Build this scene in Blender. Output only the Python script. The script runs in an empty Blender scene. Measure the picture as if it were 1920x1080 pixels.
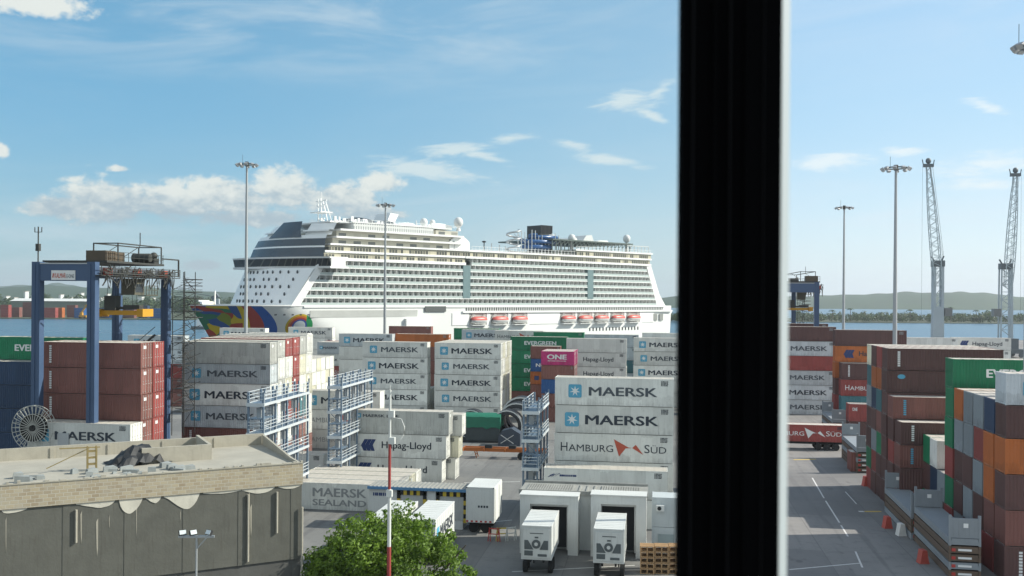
import bpy, math, random
from mathutils import Vector, Matrix, noise as mnoise
R = math.radians
C = bpy.context.scene.collection
scene = bpy.context.scene
random.seed(7)

# ------------------------------------------------------------------ camera
F = 1800.0            # focal length in photo pixels (photo is 1920 wide)
H = 22.7              # eye height above the yard
YAW = math.atan(270.0 / F)
ROLL = 0.007
HOR = 558.0
fwd = Vector((-math.sin(YAW), math.cos(YAW), 0))
rt0 = Vector((math.cos(YAW), math.sin(YAW), 0))
rgt = (rt0 + Vector((0, 0, ROLL))).normalized()
up = rgt.cross(fwd).normalized()
EYE = Vector((0, 0, H))
cam = bpy.data.cameras.new('camera')
cam.sensor_width = 36.0
cam.lens = F / 1920.0 * 36.0
cam.shift_y = (HOR - 540.0) / 1920.0
cam.clip_start = 0.05
cam.clip_end = 30000
cam.dof.use_dof = True
cam.dof.focus_distance = 160.0
cam.dof.aperture_fstop = 9.0
camo = bpy.data.objects.new('camera', cam)
C.objects.link(camo)
m = Matrix.Identity(4)
for i in range(3):
    m[i][0], m[i][1], m[i][2], m[i][3] = rgt[i], up[i], -fwd[i], EYE[i]
camo.matrix_world = m
scene.camera = camo

def ray(px, py):
    return rgt * ((px - 960.0) / F) + up * ((HOR - py) / F) + fwd
def hit_z(px, py, z):
    d = ray(px, py)
    return EYE + d * ((z - H) / d.z)
def hit_y(px, py, y):
    d = ray(px, py)
    return EYE + d * (y / d.y)
def hit_d(px, py, dist):
    return EYE + ray(px, py) * dist

# ------------------------------------------------------------------ sky, sun, exposure
SUN_EL, SUN_AZ = 33.0, 14.0        # azimuth from +X towards +Y
w = bpy.data.worlds.new('World')
scene.world = w
w.use_nodes = True
nt = w.node_tree
nt.nodes.clear()

class NB:
    """little node builder"""
    def __init__(s, nt): s.nt = nt
    def n(s, t, **kw):
        nd = s.nt.nodes.new(t)
        for k, v in kw.items(): setattr(nd, k, v)
        return nd
    def put(s, inp, v):
        if hasattr(v, 'is_linked') or hasattr(v, 'links'): s.nt.links.new(v, inp)
        elif isinstance(v, (tuple, list)) and len(v) == 3 and inp.type == 'RGBA': inp.default_value = (*v, 1)
        else: inp.default_value = v
    def m(s, op, a, b=0.0, c=None, clamp=False):
        nd = s.n('ShaderNodeMath', operation=op); nd.use_clamp = clamp
        s.put(nd.inputs[0], a); s.put(nd.inputs[1], b)
        if c is not None: s.put(nd.inputs[2], c)
        return nd.outputs[0]
    def xyz(s, v):
        nd = s.n('ShaderNodeSeparateXYZ'); s.put(nd.inputs[0], v); return nd.outputs
    def vec(s, x, y, z):
        nd = s.n('ShaderNodeCombineXYZ')
        for i, k in enumerate((x, y, z)): s.put(nd.inputs[i], k)
        return nd.outputs[0]
    def noise(s, v, scale, det=4.0, rough=.55, dist=0.0):
        nd = s.n('ShaderNodeTexNoise'); s.put(nd.inputs['Vector'], v)
        nd.inputs['Scale'].default_value = scale; nd.inputs['Detail'].default_value = det
        nd.inputs['Roughness'].default_value = rough; nd.inputs['Distortion'].default_value = dist
        return nd.outputs[0]
    def mix(s, f, a, b, blend='MIX'):
        nd = s.n('ShaderNodeMix', data_type='RGBA', blend_type=blend)
        s.put(nd.inputs[0], f); s.put(nd.inputs[6], a); s.put(nd.inputs[7], b)
        return nd.outputs[2]
    def step(s, v, lo, hi):
        nd = s.n('ShaderNodeMapRange', interpolation_type='SMOOTHSTEP')
        s.put(nd.inputs[0], v); nd.inputs[1].default_value = lo; nd.inputs[2].default_value = hi
        return nd.outputs[0]

def build_sky():
    b = NB(nt)
    sky = b.n('ShaderNodeTexSky', sky_type='NISHITA')
    sky.sun_disc = False
    sky.sun_elevation = R(SUN_EL)
    sky.sun_rotation = R(90 - SUN_AZ)
    sky.altitude = 10; sky.air_density = 1.0; sky.dust_density = 0.6; sky.ozone_density = 1.6
    tc = b.n('ShaderNodeTexCoord')
    x, y, z = b.xyz(tc.outputs['Generated'])
    az = b.m('ARCTAN2', x, y)                 # 0 = +Y, + to the right
    el = b.m('ARCSINE', z)
    def ang(px, py):
        d = ray(px, py).normalized()
        return math.atan2(d.x, d.y), math.asin(d.z)
    # deeper blue away from the sun (left), paler towards it (right) and towards the sea horizon
    K = 1 / .165
    k3 = lambda c: tuple(v * K for v in c)
    fa = b.step(az, -.66, .40)
    low = b.mix(fa, k3((.36, .60, .71)), k3((.74, .87, .92)))
    mid = b.mix(fa, k3((.15, .46, .74)), k3((.43, .68, .87)))
    grad = b.mix(b.step(el, -.03, .20), low, mid)
    grad = b.mix(b.step(el, .14, .34), grad, b.mix(fa, k3((.145, .41, .66)), k3((.38, .62, .85))))
    base = b.mix(b.m('MULTIPLY', b.m('SUBTRACT', 1.0, b.step(el, .35, .9)), .8), sky.outputs[0], grad)
    # unseen bright cloud added behind the viewer to lift the shaded fronts
    back = b.step(b.m('ABSOLUTE', b.m('ADD', az, .0)), 1.05, 2.3)
    bk = b.mix(b.noise(b.vec(az, el, 1.0), 5.0, 4.0, .6), k3((.46, .62, .78)), k3((.92, .92, .90)))
    base = b.mix(b.m('MULTIPLY', back, .9), base, bk)
    def blob(px, py, rx, ry, rot=0.0):
        a0, e0 = ang(px, py)
        dx = b.m('SUBTRACT', az, a0); dy = b.m('SUBTRACT', el, e0)
        c_, s_ = math.cos(R(rot)), math.sin(R(rot))
        ux = b.m('DIVIDE', b.m('ADD', b.m('MULTIPLY', dx, c_), b.m('MULTIPLY', dy, s_)), rx / F)
        uy = b.m('DIVIDE', b.m('SUBTRACT', b.m('MULTIPLY', dy, c_), b.m('MULTIPLY', dx, s_)), ry / F)
        return b.m('SUBTRACT', 1.0, b.m('SQRT', b.m('ADD', b.m('MULTIPLY', ux, ux), b.m('MULTIPLY', uy, uy))))
    def union(lst):
        acc = None
        for bl in lst:
            k = blob(*bl); acc = k if acc is None else b.m('MAXIMUM', acc, k)
        return acc
    # fair-weather cumulus bank low on the left
    v1 = b.vec(az, b.m('MULTIPLY', el, 1.5), 0.0)
    n1 = b.noise(v1, 22.0, 8.0, .58, .25); n2 = b.noise(v1, 75.0, 6.0, .6, .2)
    acc = union(((215, 378, 115, 52), (120, 388, 70, 26), (330, 385, 120, 44), (430, 372, 120, 56), (540, 360, 110, 46), (640, 372, 110, 44), (715, 345, 60, 24), (690, 402, 90, 26), (470, 408, 170, 22), (385, 497, 48, 13), (222, 316, 28, 10), (0, 283, 24, 16), (50, 0, 120, 34)))
    dens = b.m('ADD', acc, b.m('ADD', b.m('MULTIPLY', b.m('SUBTRACT', n1, .5), 1.7), b.m('MULTIPLY', b.m('SUBTRACT', n2, .5), .8)))
    cum = b.step(dens, .10, .55)
    lit = b.step(b.m('ADD', b.m('MULTIPLY', n2, .8), b.m('ADD', n1, b.m('MULTIPLY', b.m('SUBTRACT', el, .098), 9.0))), .62, 1.15)
    cumc = b.mix(lit, k3((.46, .55, .63)), k3((.94, .93, .88)))
    # torn cirrus wisps
    v2 = b.vec(b.m('ADD', az, b.m('MULTIPLY', el, 1.6)), b.m('SUBTRACT', b.m('MULTIPLY', el, 5.0), b.m('MULTIPLY', az, .6)), 3.1)
    c1 = b.noise(v2, 13.0, 9.0, .66, .7); c2 = b.noise(v2, 45.0, 6.0, .65, .5)
    acc2 = union(((1175, 190, 75, 26, 4), (1225, 218, 60, 11, -24), (1235, 172, 40, 16, 30), (850, 280, 95, 17, 4), (905, 292, 80, 12, -14), (955, 260, 55, 13, 8), (1080, 275, 48, 15, -6), (1140, 300, 90, 14, -8), (1570, 303, 105, 20, 3), (1690, 284, 50, 13), (1860, 305, 110, 26), (1850, 345, 100, 14), (800, 320, 160, 26, -8), (1850, 200, 50, 14, -20)))
    wis = b.step(b.m('ADD', acc2, b.m('ADD', b.m('MULTIPLY', b.m('SUBTRACT', c1, .5), 2.2), b.m('MULTIPLY', b.m('SUBTRACT', c2, .5), 1.0))), .10, .95)
    # high streaky veil: strongest at the upper left, and a pale layer low over the horizon
    v3 = b.vec(b.m('ADD', az, b.m('MULTIPLY', el, .6)), b.m('SUBTRACT', b.m('MULTIPLY', el, 4.5), b.m('MULTIPLY', az, .35)), 7.7)
    veil = b.step(b.noise(v3, 4.2, 8.0, .62, .9), .38, .78)
    vh = b.m('MAXIMUM', b.m('MULTIPLY', b.step(el, .19, .27), b.m('SUBTRACT', 1.0, b.m('MULTIPLY', b.step(az, -.30, .1), .7))), b.m('MULTIPLY', b.m('SUBTRACT', 1.0, b.step(el, .05, .17)), .8))
    veil = b.m('MULTIPLY', veil, b.m('MULTIPLY_ADD', vh, .62, .06))
    col = b.mix(veil, base, k3((.70, .79, .87)))
    col = b.mix(b.m('MULTIPLY', wis, .80), col, k3((.80, .88, .90)))
    col = b.mix(b.m('MULTIPLY', cum, .92), col, cumc)
    bg = b.n('ShaderNodeBackground')
    b.put(bg.inputs[0], col)
    bg.inputs[1].default_value = 0.105
    out = b.n('ShaderNodeOutputWorld')
    nt.links.new(bg.outputs[0], out.inputs[0])
build_sky()

sl = bpy.data.lights.new('sun', 'SUN')
sl.energy = 4.4
sl.angle = R(0.5)
sl.color = (1.0, .925, .82)
so = bpy.data.objects.new('sun', sl)
C.objects.link(so)
sd = Vector((math.cos(R(SUN_EL)) * math.cos(R(SUN_AZ)), math.cos(R(SUN_EL)) * math.sin(R(SUN_AZ)), math.sin(R(SUN_EL))))
so.rotation_euler = sd.to_track_quat('Z', 'Y').to_euler()
so.location = (60, 0, 200)
scene.view_settings.view_transform = 'Standard'
scene.view_settings.look = 'None'
scene.view_settings.exposure = 0.78
scene.view_settings.gamma = 1
scene.view_settings.use_curve_mapping = False
scene.render.engine = 'CYCLES'
scene.cycles.use_denoising = True
scene.cycles.max_bounces = 6
scene.cycles.diffuse_bounces = 3
scene.cycles.transparent_max_bounces = 12

# ------------------------------------------------------------------ mesh helpers
class MB:
    def __init__(s): s.v = []; s.f = []; s.mi = []; s.cur = 0; s.smooth = []
    def add(s, vs, fs, sm=False):
        o = len(s.v)
        s.v += [tuple(v) for v in vs]
        for f in fs:
            s.f.append(tuple(i + o for i in f)); s.mi.append(s.cur); s.smooth.append(sm)
        return s
    def box(s, x0, x1, y0, y1, z0, z1, M=None):
        vs = [Vector(p) for p in ((x0, y0, z0), (x1, y0, z0), (x1, y1, z0), (x0, y1, z0), (x0, y0, z1), (x1, y0, z1), (x1, y1, z1), (x0, y1, z1))]
        if M is not None: vs = [M @ v for v in vs]
        return s.add(vs, [(0, 3, 2, 1), (4, 5, 6, 7), (0, 1, 5, 4), (1, 2, 6, 5), (2, 3, 7, 6), (3, 0, 4, 7)])
    def quad(s, a, b, c, d): return s.add((a, b, c, d), [(0, 1, 2, 3)])
    def poly(s, pts): return s.add(pts, [tuple(range(len(pts)))])
    def bar(s, a, b, wd, ht=None, upv=(0, 0, 1)):
        a, b = Vector(a), Vector(b); ht = ht or wd
        t = (b - a).normalized(); u = Vector(upv)
        if abs(t.dot(u)) > .97: u = Vector((1, 0, 0))
        sx = t.cross(u).normalized() * wd / 2; sz = sx.cross(t).normalized() * ht / 2
        vs = [a - sx - sz, a + sx - sz, a + sx + sz, a - sx + sz, b - sx - sz, b + sx - sz, b + sx + sz, b - sx + sz]
        return s.add(vs, [(0, 1, 2, 3), (4, 7, 6, 5), (0, 4, 5, 1), (1, 5, 6, 2), (2, 6, 7, 3), (3, 7, 4, 0)])
    def tube(s, pts, rad, n=8, caps=True, rads=None):
        pts = [Vector(p) for p in pts]; rings = []
        for i, p in enumerate(pts):
            t = ((pts[min(i + 1, len(pts) - 1)] - pts[max(i - 1, 0)])).normalized()
            u = Vector((0, 0, 1)) if abs(t.z) < .95 else Vector((1, 0, 0))
            a = t.cross(u).normalized(); c = a.cross(t).normalized()
            r = rads[i] if rads else rad
            rings.append([p + (a * math.cos(k * math.tau / n) + c * math.sin(k * math.tau / n)) * r for k in range(n)])
        vs = [q for rg in rings for q in rg]; fs = []
        for i in range(len(pts) - 1):
            for k in range(n):
                k2 = (k + 1) % n
                fs.append((i * n + k, (i + 1) * n + k, (i + 1) * n + k2, i * n + k2))
        s.add(vs, fs, True)
        if caps:
            s.add(rings[0], [tuple(range(n))]); s.add(rings[-1], [tuple(range(n))[::-1]])
        return s
    def ball(s, c, rx, ry=None, rz=None, nu=16, nv=10):
        ry = ry or rx; rz = rz or rx; vs = []; fs = []
        for j in range(nv + 1):
            th = math.pi * j / nv
            for i in range(nu):
                ph = math.tau * i / nu
                vs.append((c[0] + rx * math.sin(th) * math.cos(ph), c[1] + ry * math.sin(th) * math.sin(ph), c[2] + rz * math.cos(th)))
        for j in range(nv):
            for i in range(nu):
                fs.append((j * nu + i, (j + 1) * nu + i, (j + 1) * nu + (i + 1) % nu, j * nu + (i + 1) % nu))
        return s.add(vs, fs, True)
    def prism(s, pts, off):
        """closed polygon pts (list of Vector) extruded by vector off"""
        n = len(pts); off = Vector(off); pts = [Vector(p) for p in pts]
        vs = pts + [p + off for p in pts]
        fs = [tuple(range(n))[::-1], tuple(range(n, 2 * n))] + [(i, (i + 1) % n, n + (i + 1) % n, n + i) for i in range(n)]
        return s.add(vs, fs)
    def grid(s, rows, sm=True):
        nr, nc = len(rows), len(rows[0])
        return s.add([p for r in rows for p in r], [(j * nc + i, j * nc + i + 1, (j + 1) * nc + i + 1, (j + 1) * nc + i) for j in range(nr - 1) for i in range(nc - 1)], sm)
    def mesh(s, name, mats):
        me = bpy.data.meshes.new(name)
        me.from_pydata(s.v, [], s.f)
        for mt in (mats if isinstance(mats, (list, tuple)) else [mats]): me.materials.append(mt)
        me.polygons.foreach_set('material_index', s.mi)
        me.polygons.foreach_set('use_smooth', s.smooth)
        me.update()
        return me
    def obj(s, name, mats, parent=None, loc=None):
        return link(name, s.mesh(name, mats), parent, loc)

def link(name, me, parent=None, loc=None):
    o = bpy.data.objects.new(name, me)
    C.objects.link(o)
    if parent is not None: o.parent = parent
    if loc is not None: o.location = loc
    return o
def empty(name, loc=(0, 0, 0), rz=0):
    o = bpy.data.objects.new(name, None)
    C.objects.link(o); o.location = loc; o.rotation_euler = (0, 0, rz)
    o.empty_display_size = .2
    return o
def tag(o, label=None, cat=None, group=None, kind=None):
    if label: o['label'] = label
    if cat: o['category'] = cat
    if group: o['group'] = group
    if kind: o['kind'] = kind
    return o
def copy_tree(o, parent=None):
    c = o.copy(); C.objects.link(c)
    if parent is not None: c.parent = parent
    for ch in o.children: copy_tree(ch, c)
    return c

# ------------------------------------------------------------------ materials
MATS = {}
def mat(name, col, rough=.6, metal=0.0, var=.12, scale=1.5, streak=0.0, rust=0.0, bump=0.0, spec=.4, rnd=.0, bscale=30.0, panel=0.0):
    """painted or weathered surface: base colour, mottling, vertical streaks, rust blooms"""
    if name in MATS: return MATS[name]
    mt = bpy.data.materials.new(name); mt.use_nodes = True
    MATS[name] = mt
    t = mt.node_tree; b = NB(t); bs = t.nodes['Principled BSDF']
    tc = b.n('ShaderNodeTexCoord'); oi = b.n('ShaderNodeObjectInfo')
    seed = b.m('MULTIPLY', oi.outputs['Random'], 97.0)
    x, y, z = b.xyz(tc.outputs['Object'])
    p = b.vec(b.m('ADD', x, seed), b.m('ADD', y, seed), z)
    c = (*col, 1)
    n = b.noise(p, scale, 5.0, .6)
    f = b.m('MULTIPLY_ADD', b.m('SUBTRACT', n, .5), var * 2.2, 1.0)
    if rnd: f = b.m('MULTIPLY', f, b.m('MULTIPLY_ADD', b.m('SUBTRACT', oi.outputs['Random'], .5), rnd * 2, 1.0))
    if panel:
        wn_ = b.n('ShaderNodeTexWhiteNoise', noise_dimensions='2D')
        b.put(wn_.inputs['Vector'], b.vec(b.m('ADD', b.m('FLOOR', b.m('DIVIDE', x, 1.12)), b.m('FLOOR', seed)), b.m('FLOOR', b.m('ADD', b.m('MULTIPLY', z, .5), b.m('MULTIPLY', n, 1.2))), 0.0))
        f = b.m('MULTIPLY', f, b.m('MULTIPLY_ADD', b.m('SUBTRACT', wn_.outputs[0], .5), panel, 1.0))
        gr = b.m('MULTIPLY', b.step(b.m('ADD', b.m('MULTIPLY', b.noise(b.vec(b.m('MULTIPLY', b.m('ADD', x, seed), 2.0), y, b.m('MULTIPLY', z, .5)), 1.6, 6.0, .7), 1.5), b.m('MULTIPLY', z, -.42)), .42, 1.0), .30)
        f = b.m('MULTIPLY', f, b.m('SUBTRACT', 1.0, gr))
    hs = b.n('ShaderNodeHueSaturation'); hs.inputs['Color'].default_value = c
    b.put(hs.inputs['Value'], f)
    out = hs.outputs[0]
    if streak:
        ps = b.vec(b.m('MULTIPLY', b.m('ADD', x, seed), 3.2), b.m('MULTIPLY', y, 3.2), b.m('MULTIPLY', z, .22))
        sn = b.step(b.noise(ps, 2.0, 5.0, .65), .50, .78)
        out = b.mix(b.m('MULTIPLY', sn, streak), out, tuple(k * .45 + .02 * j for k, j in zip(col, (1.4, 1.1, .8))))
    if rust:
        rn = b.step(b.noise(p, 2.6, 7.0, .7, .4), .60, .74)
        out = b.mix(b.m('MULTIPLY', rn, rust), out, (.16, .065, .03))
    b.put(bs.inputs['Base Color'], out)
    b.put(bs.inputs['Roughness'], b.m('MULTIPLY_ADD', n, .25, rough - .12))
    bs.inputs['Metallic'].default_value = metal
    bs.inputs['Specular IOR Level'].default_value = spec
    if bump:
        bp = b.n('ShaderNodeBump'); bp.inputs['Strength'].default_value = bump; bp.inputs['Distance'].default_value = .03
        b.put(bp.inputs['Height'], b.noise(p, bscale, 4.0, .6)); b.put(bs.inputs['Normal'], bp.outputs[0])
    return mt
# ------------------------------------------------------------------ containers
CC = {  # code: (words, linear colour, streak, rust)
 'W': ('white', (.70, .70, .655), .30, .12), 'G': ('grey', (.48, .52, .535), .30, .10), 'S': ('dirty pale grey', (.48, .485, .45), .75, .30),
 'B': ('brown', (.205, .085, .070), .22, .12), 'R': ('red', (.28, .06, .052), .25, .15), 'N': ('green', (.012, .19, .085), .20, .08),
 'D': ('navy blue', (.022, .05, .105), .25, .12), 'U': ('blue', (.02, .09, .26), .25, .10), 'O': ('orange', (.43, .125, .03), .25, .12),
 'P': ('magenta', (.50, .035, .17), .12, .0), 'T': ('teal', (.055, .16, .18), .25, .15), 'M': ('shaded brown', (.105, .052, .047), .30, .3), 'H': ('shaded grey', (.23, .265, .285), .30, .2), 'K': ('cream', (.62, .60, .47), .35, .2),  # M and H are brown and grey darkened to imitate shade
}
def cmat(k):
    wd, c, st, ru = CC[k]
    return mat('paint_' + wd.replace(' ', '_'), c, .55, 0, .12, .55, st + .18, ru + .25, rnd=.15, panel=.20)
M_steel = mat('galvanised_steel', (.42, .44, .45), .45, .5, .1)
M_dark = mat('dark_metal', (.03, .032, .035), .6, .3)
M_rod = mat('lock_rod_steel', (.5, .5, .48), .5, .4)
M_ink = mat('dark_lettering', (.035, .045, .06), .7, 0, .05)
M_ink2 = mat('worn_dark_lettering', (.085, .10, .115), .8, 0, .35, 2.5)
M_navy = mat('navy_lettering', (.03, .055, .16), .7, 0, .05)
M_wht = mat('white_lettering', (.75, .76, .74), .7, 0, .05)
M_sky = mat('pale_blue_emblem', (.10, .36, .52), .6, 0, .05)
M_red = mat('red_pennant', (.48, .10, .06), .7, 0, .05)
M_fade = mat('faded_lettering', (.30, .31, .31), .8, 0, .1)

M_top = mat('sun_glint_container_roof', (.46, .43, .38), .8, 0, .2, .8, 0, .35)  # pale tone paints the grazing sun glint onto every roof, over real rust
_cm = {}
def container_mesh(L, h, reefer):
    k = (round(L, 2), round(h, 3), reefer)
    if k in _cm: return _cm[k]
    b = MB(); W = 2.438; h = h - .025; p = .13
    for x in (0, L - p):
        for y in (0, W - p): b.box(x, x + p, y, y + p, 0, h)
    for y in (0, W - .07):                       # bottom and top side rails
        b.box(p, L - p, y + .004, y + .066, .03, .17); b.box(p, L - p, y + .004, y + .066, h - .12, h - .01)
    for x in (.004, L - .07):
        b.box(x, x + .066, p, W - p, .03, .17); b.box(x, x + .066, p, W - p, h - .11, h - .01)
    for x in (-.008, L - .172):                  # corner castings
        for y in (-.008, W - .172):
            for z in (0, h - .115): b.box(x, x + .18, y, y + .18, z, z + .118)
    z0, z1 = .17, h - .12
    if reefer:
        for y, s in ((.02, 1), (W - .02, -1)):
            pts = [(p, y), (L - p, y)]
            b.quad((p, y, z0), (L - p, y, z0), (L - p, y, z1), (p, y, z1))
        n = int(L / 1.0)
        for i in range(1, n):
            x = p + (L - 2 * p) * i / n
            b.box(x - .012, x + .012, .012, .02, z0, z1)
    else:
        n = int((L - 2 * p) / .278); st = (L - 2 * p) / n
        for y, s in ((.012, 1), (W - .012, -1)):
            pr = []
            for i in range(n):
                x = p + i * st
                pr += [(x, y), (x + st * .26, y), (x + st * .5, y + s * .036), (x + st * .76, y + s * .036)]
            pr.append((L - p, y))
            vs = [(a, c, z0) for a, c in pr] + [(a, c, z1) for a, c in pr]
            q = len(pr)
            b.add(vs, [(i, i + 1, q + i + 1, q + i) for i in range(q - 1)])
    b.quad((.03, p, z0), (.03, W - p, z0), (.03, W - p, z1), (.03, p, z1))     # left end wall, ribbed
    for i in range(8):
        y = p + .14 + i * .27
        b.box(.004, .03, y, y + .12, z0, z1)
    b.quad((L - .05, p, z0), (L - .05, W - p, z0), (L - .05, W - p, z1), (L - .05, p, z1))
    n = 14
    b.cur = 1; b.box(.05, L - .05, .05, W - .05, h - .05, h - .03)                            # roof skin
    for i in range(n):
        x = .3 + (L - .6) * i / (n - 1)
        b.box(x - .12, x + .12, .12, W - .12, h - .03, h - .012)
    b.cur = 0; b.quad((p, p, .1), (L - p, p, .1), (L - p, W - p, .1), (p, W - p, .1))
    _cm[k] = b.mesh('container_shell', [cmat('W'), M_top])
    return _cm[k]
_dm = {}
def door_mesh(h, side):
    k = (round(h, 3), side)
    if k in _dm: return _dm[k]
    b = MB(); y0, y1 = (.14, 1.212) if side else (1.226, 2.298); z0, z1 = .18, h - .16
    b.box(0, .04, y0, y1, z0, z1)
    for j in range(4):
        za = z0 + (z1 - z0) * (j + .12) / 4; zb = z0 + (z1 - z0) * (j + .88) / 4
        b.box(.04, .052, y0 + .06, y1 - .06, za, zb)
    b.cur = 1
    for yy in (y0 + .28, y1 - .28):
        b.box(.055, .085, yy - .018, yy + .018, z0 - .08, z1 + .08)
        b.box(.05, .095, yy - .02, yy + .26, z0 + .95, z0 + 1.0)
        for zz in (z0 + .1, (z0 + z1) / 2, z1 - .1): b.box(.05, .1, yy - .05, yy + .05, zz - .04, zz + .04)
    b.cur = 2
    if side: b.box(.053, .06, y1 - .62, y1 - .1, z1 - .55, z1 - .2)
    _dm[k] = b.mesh('container_door', [cmat('W'), M_rod, M_wht])
    return _dm[k]

# lettering: flat glyph outlines from Blender's own built-in font
_tm = {}
def glyphs(s, bold=0.0, spacing=1.0):
    """list of (verts2d, faces), normalised to cap height 1"""
    k = (s, bold, spacing)
    if k in _tm: return _tm[k]
    cu = bpy.data.curves.new('glyphs', 'FONT')
    cu.body = s; cu.size = 1; cu.offset = bold; cu.resolution_u = 3; cu.space_character = spacing
    o = bpy.data.objects.new('glyphs', cu); C.objects.link(o)
    dg = bpy.context.evaluated_depsgraph_get()
    me = bpy.data.meshes.new_from_object(o.evaluated_get(dg))
    vs = [(v.co.x, v.co.y) for v in me.vertices]; fs = [tuple(p.vertices) for p in me.polygons]
    bpy.data.objects.remove(o); bpy.data.curves.remove(cu); bpy.data.meshes.remove(me)
    x0 = min(v[0] for v in vs); x1 = max(v[0] for v in vs); y0 = min(v[1] for v in vs); y1 = max(v[1] for v in vs)
    _tm[k] = (vs, fs, x0, x1, y0, y1)
    return _tm[k]
def text(b, s, x0, x1, z0, z1, y=-.006, bold=.02, spacing=1.0, P=None):
    """put the word s into the rectangle x0..x1, z0..z1 of the front plane; heavy faces are the same glyphs struck three times a hair apart"""
    vs, fs, a0, a1, c0, c1 = glyphs(s, 0.0, spacing)
    P = P or (lambda u, v, q: (u, q, v))
    kx = (x1 - x0) / (a1 - a0); kz = (z1 - z0) / (c1 - c0)
    for i, (du, dv) in enumerate(((0, 0), (-1, 0), (1, 0), (0, -.5), (0, .5)) if bold > .005 else ((0, 0),)):
        b.add([P(x0 + (vx - a0) * kx + du * bold * kx * .9, z0 + (vy - c0) * kz + dv * bold * kz * .9, y - .0015 * i) for vx, vy in vs], fs)
def rects(b, x0, x1, z0, z1, nx, nz, y=-.006, fill=.6, seed=1):
    rg = random.Random(seed)
    for i in range(nx):
        for j in range(nz):
            xa = x0 + (x1 - x0) * i / nx; za = z0 + (z1 - z0) * j / nz
            fx = (x1 - x0) / nx * (max(fill, .7) if nx == 1 or rg.random() < .7 else .92); fz = (z1 - z0) / nz * max(fill, .70); b.quad((xa, y, za), (xa + fx, y, za), (xa + fx, y, za + fz), (xa, y, za + fz))
def star_emblem(x0, sz, z0, y=-.006):
    b = MB(); r = sz * .12; pts = []
    for cx, cz, a in ((x0 + sz - r, z0 + r, -90), (x0 + sz - r, z0 + sz - r, 0), (x0 + r, z0 + sz - r, 90), (x0 + r, z0 + r, 180)):
        for k in range(4): pts.append((cx + r * math.cos(R(a + 30 * k)), y, cz + r * math.sin(R(a + 30 * k))))
    b.poly(pts); b.cur = 1
    c = (x0 + sz / 2, z0 + sz / 2); st = []
    for k in range(14):
        a = math.pi / 2 + k * math.tau / 14; rr = sz * (.40 if k % 2 == 0 else .145)
        st.append((c[0] + rr * math.cos(a), y - .004, c[1] + rr * math.sin(a)))
    o = (c[0], y - .004, c[1])
    b.add([o] + st, [(0, i + 1, (i + 1) % 14 + 1) for i in range(14)])
    return b.mesh('star_emblem', [M_sky, M_wht])
_mk = {}
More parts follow.
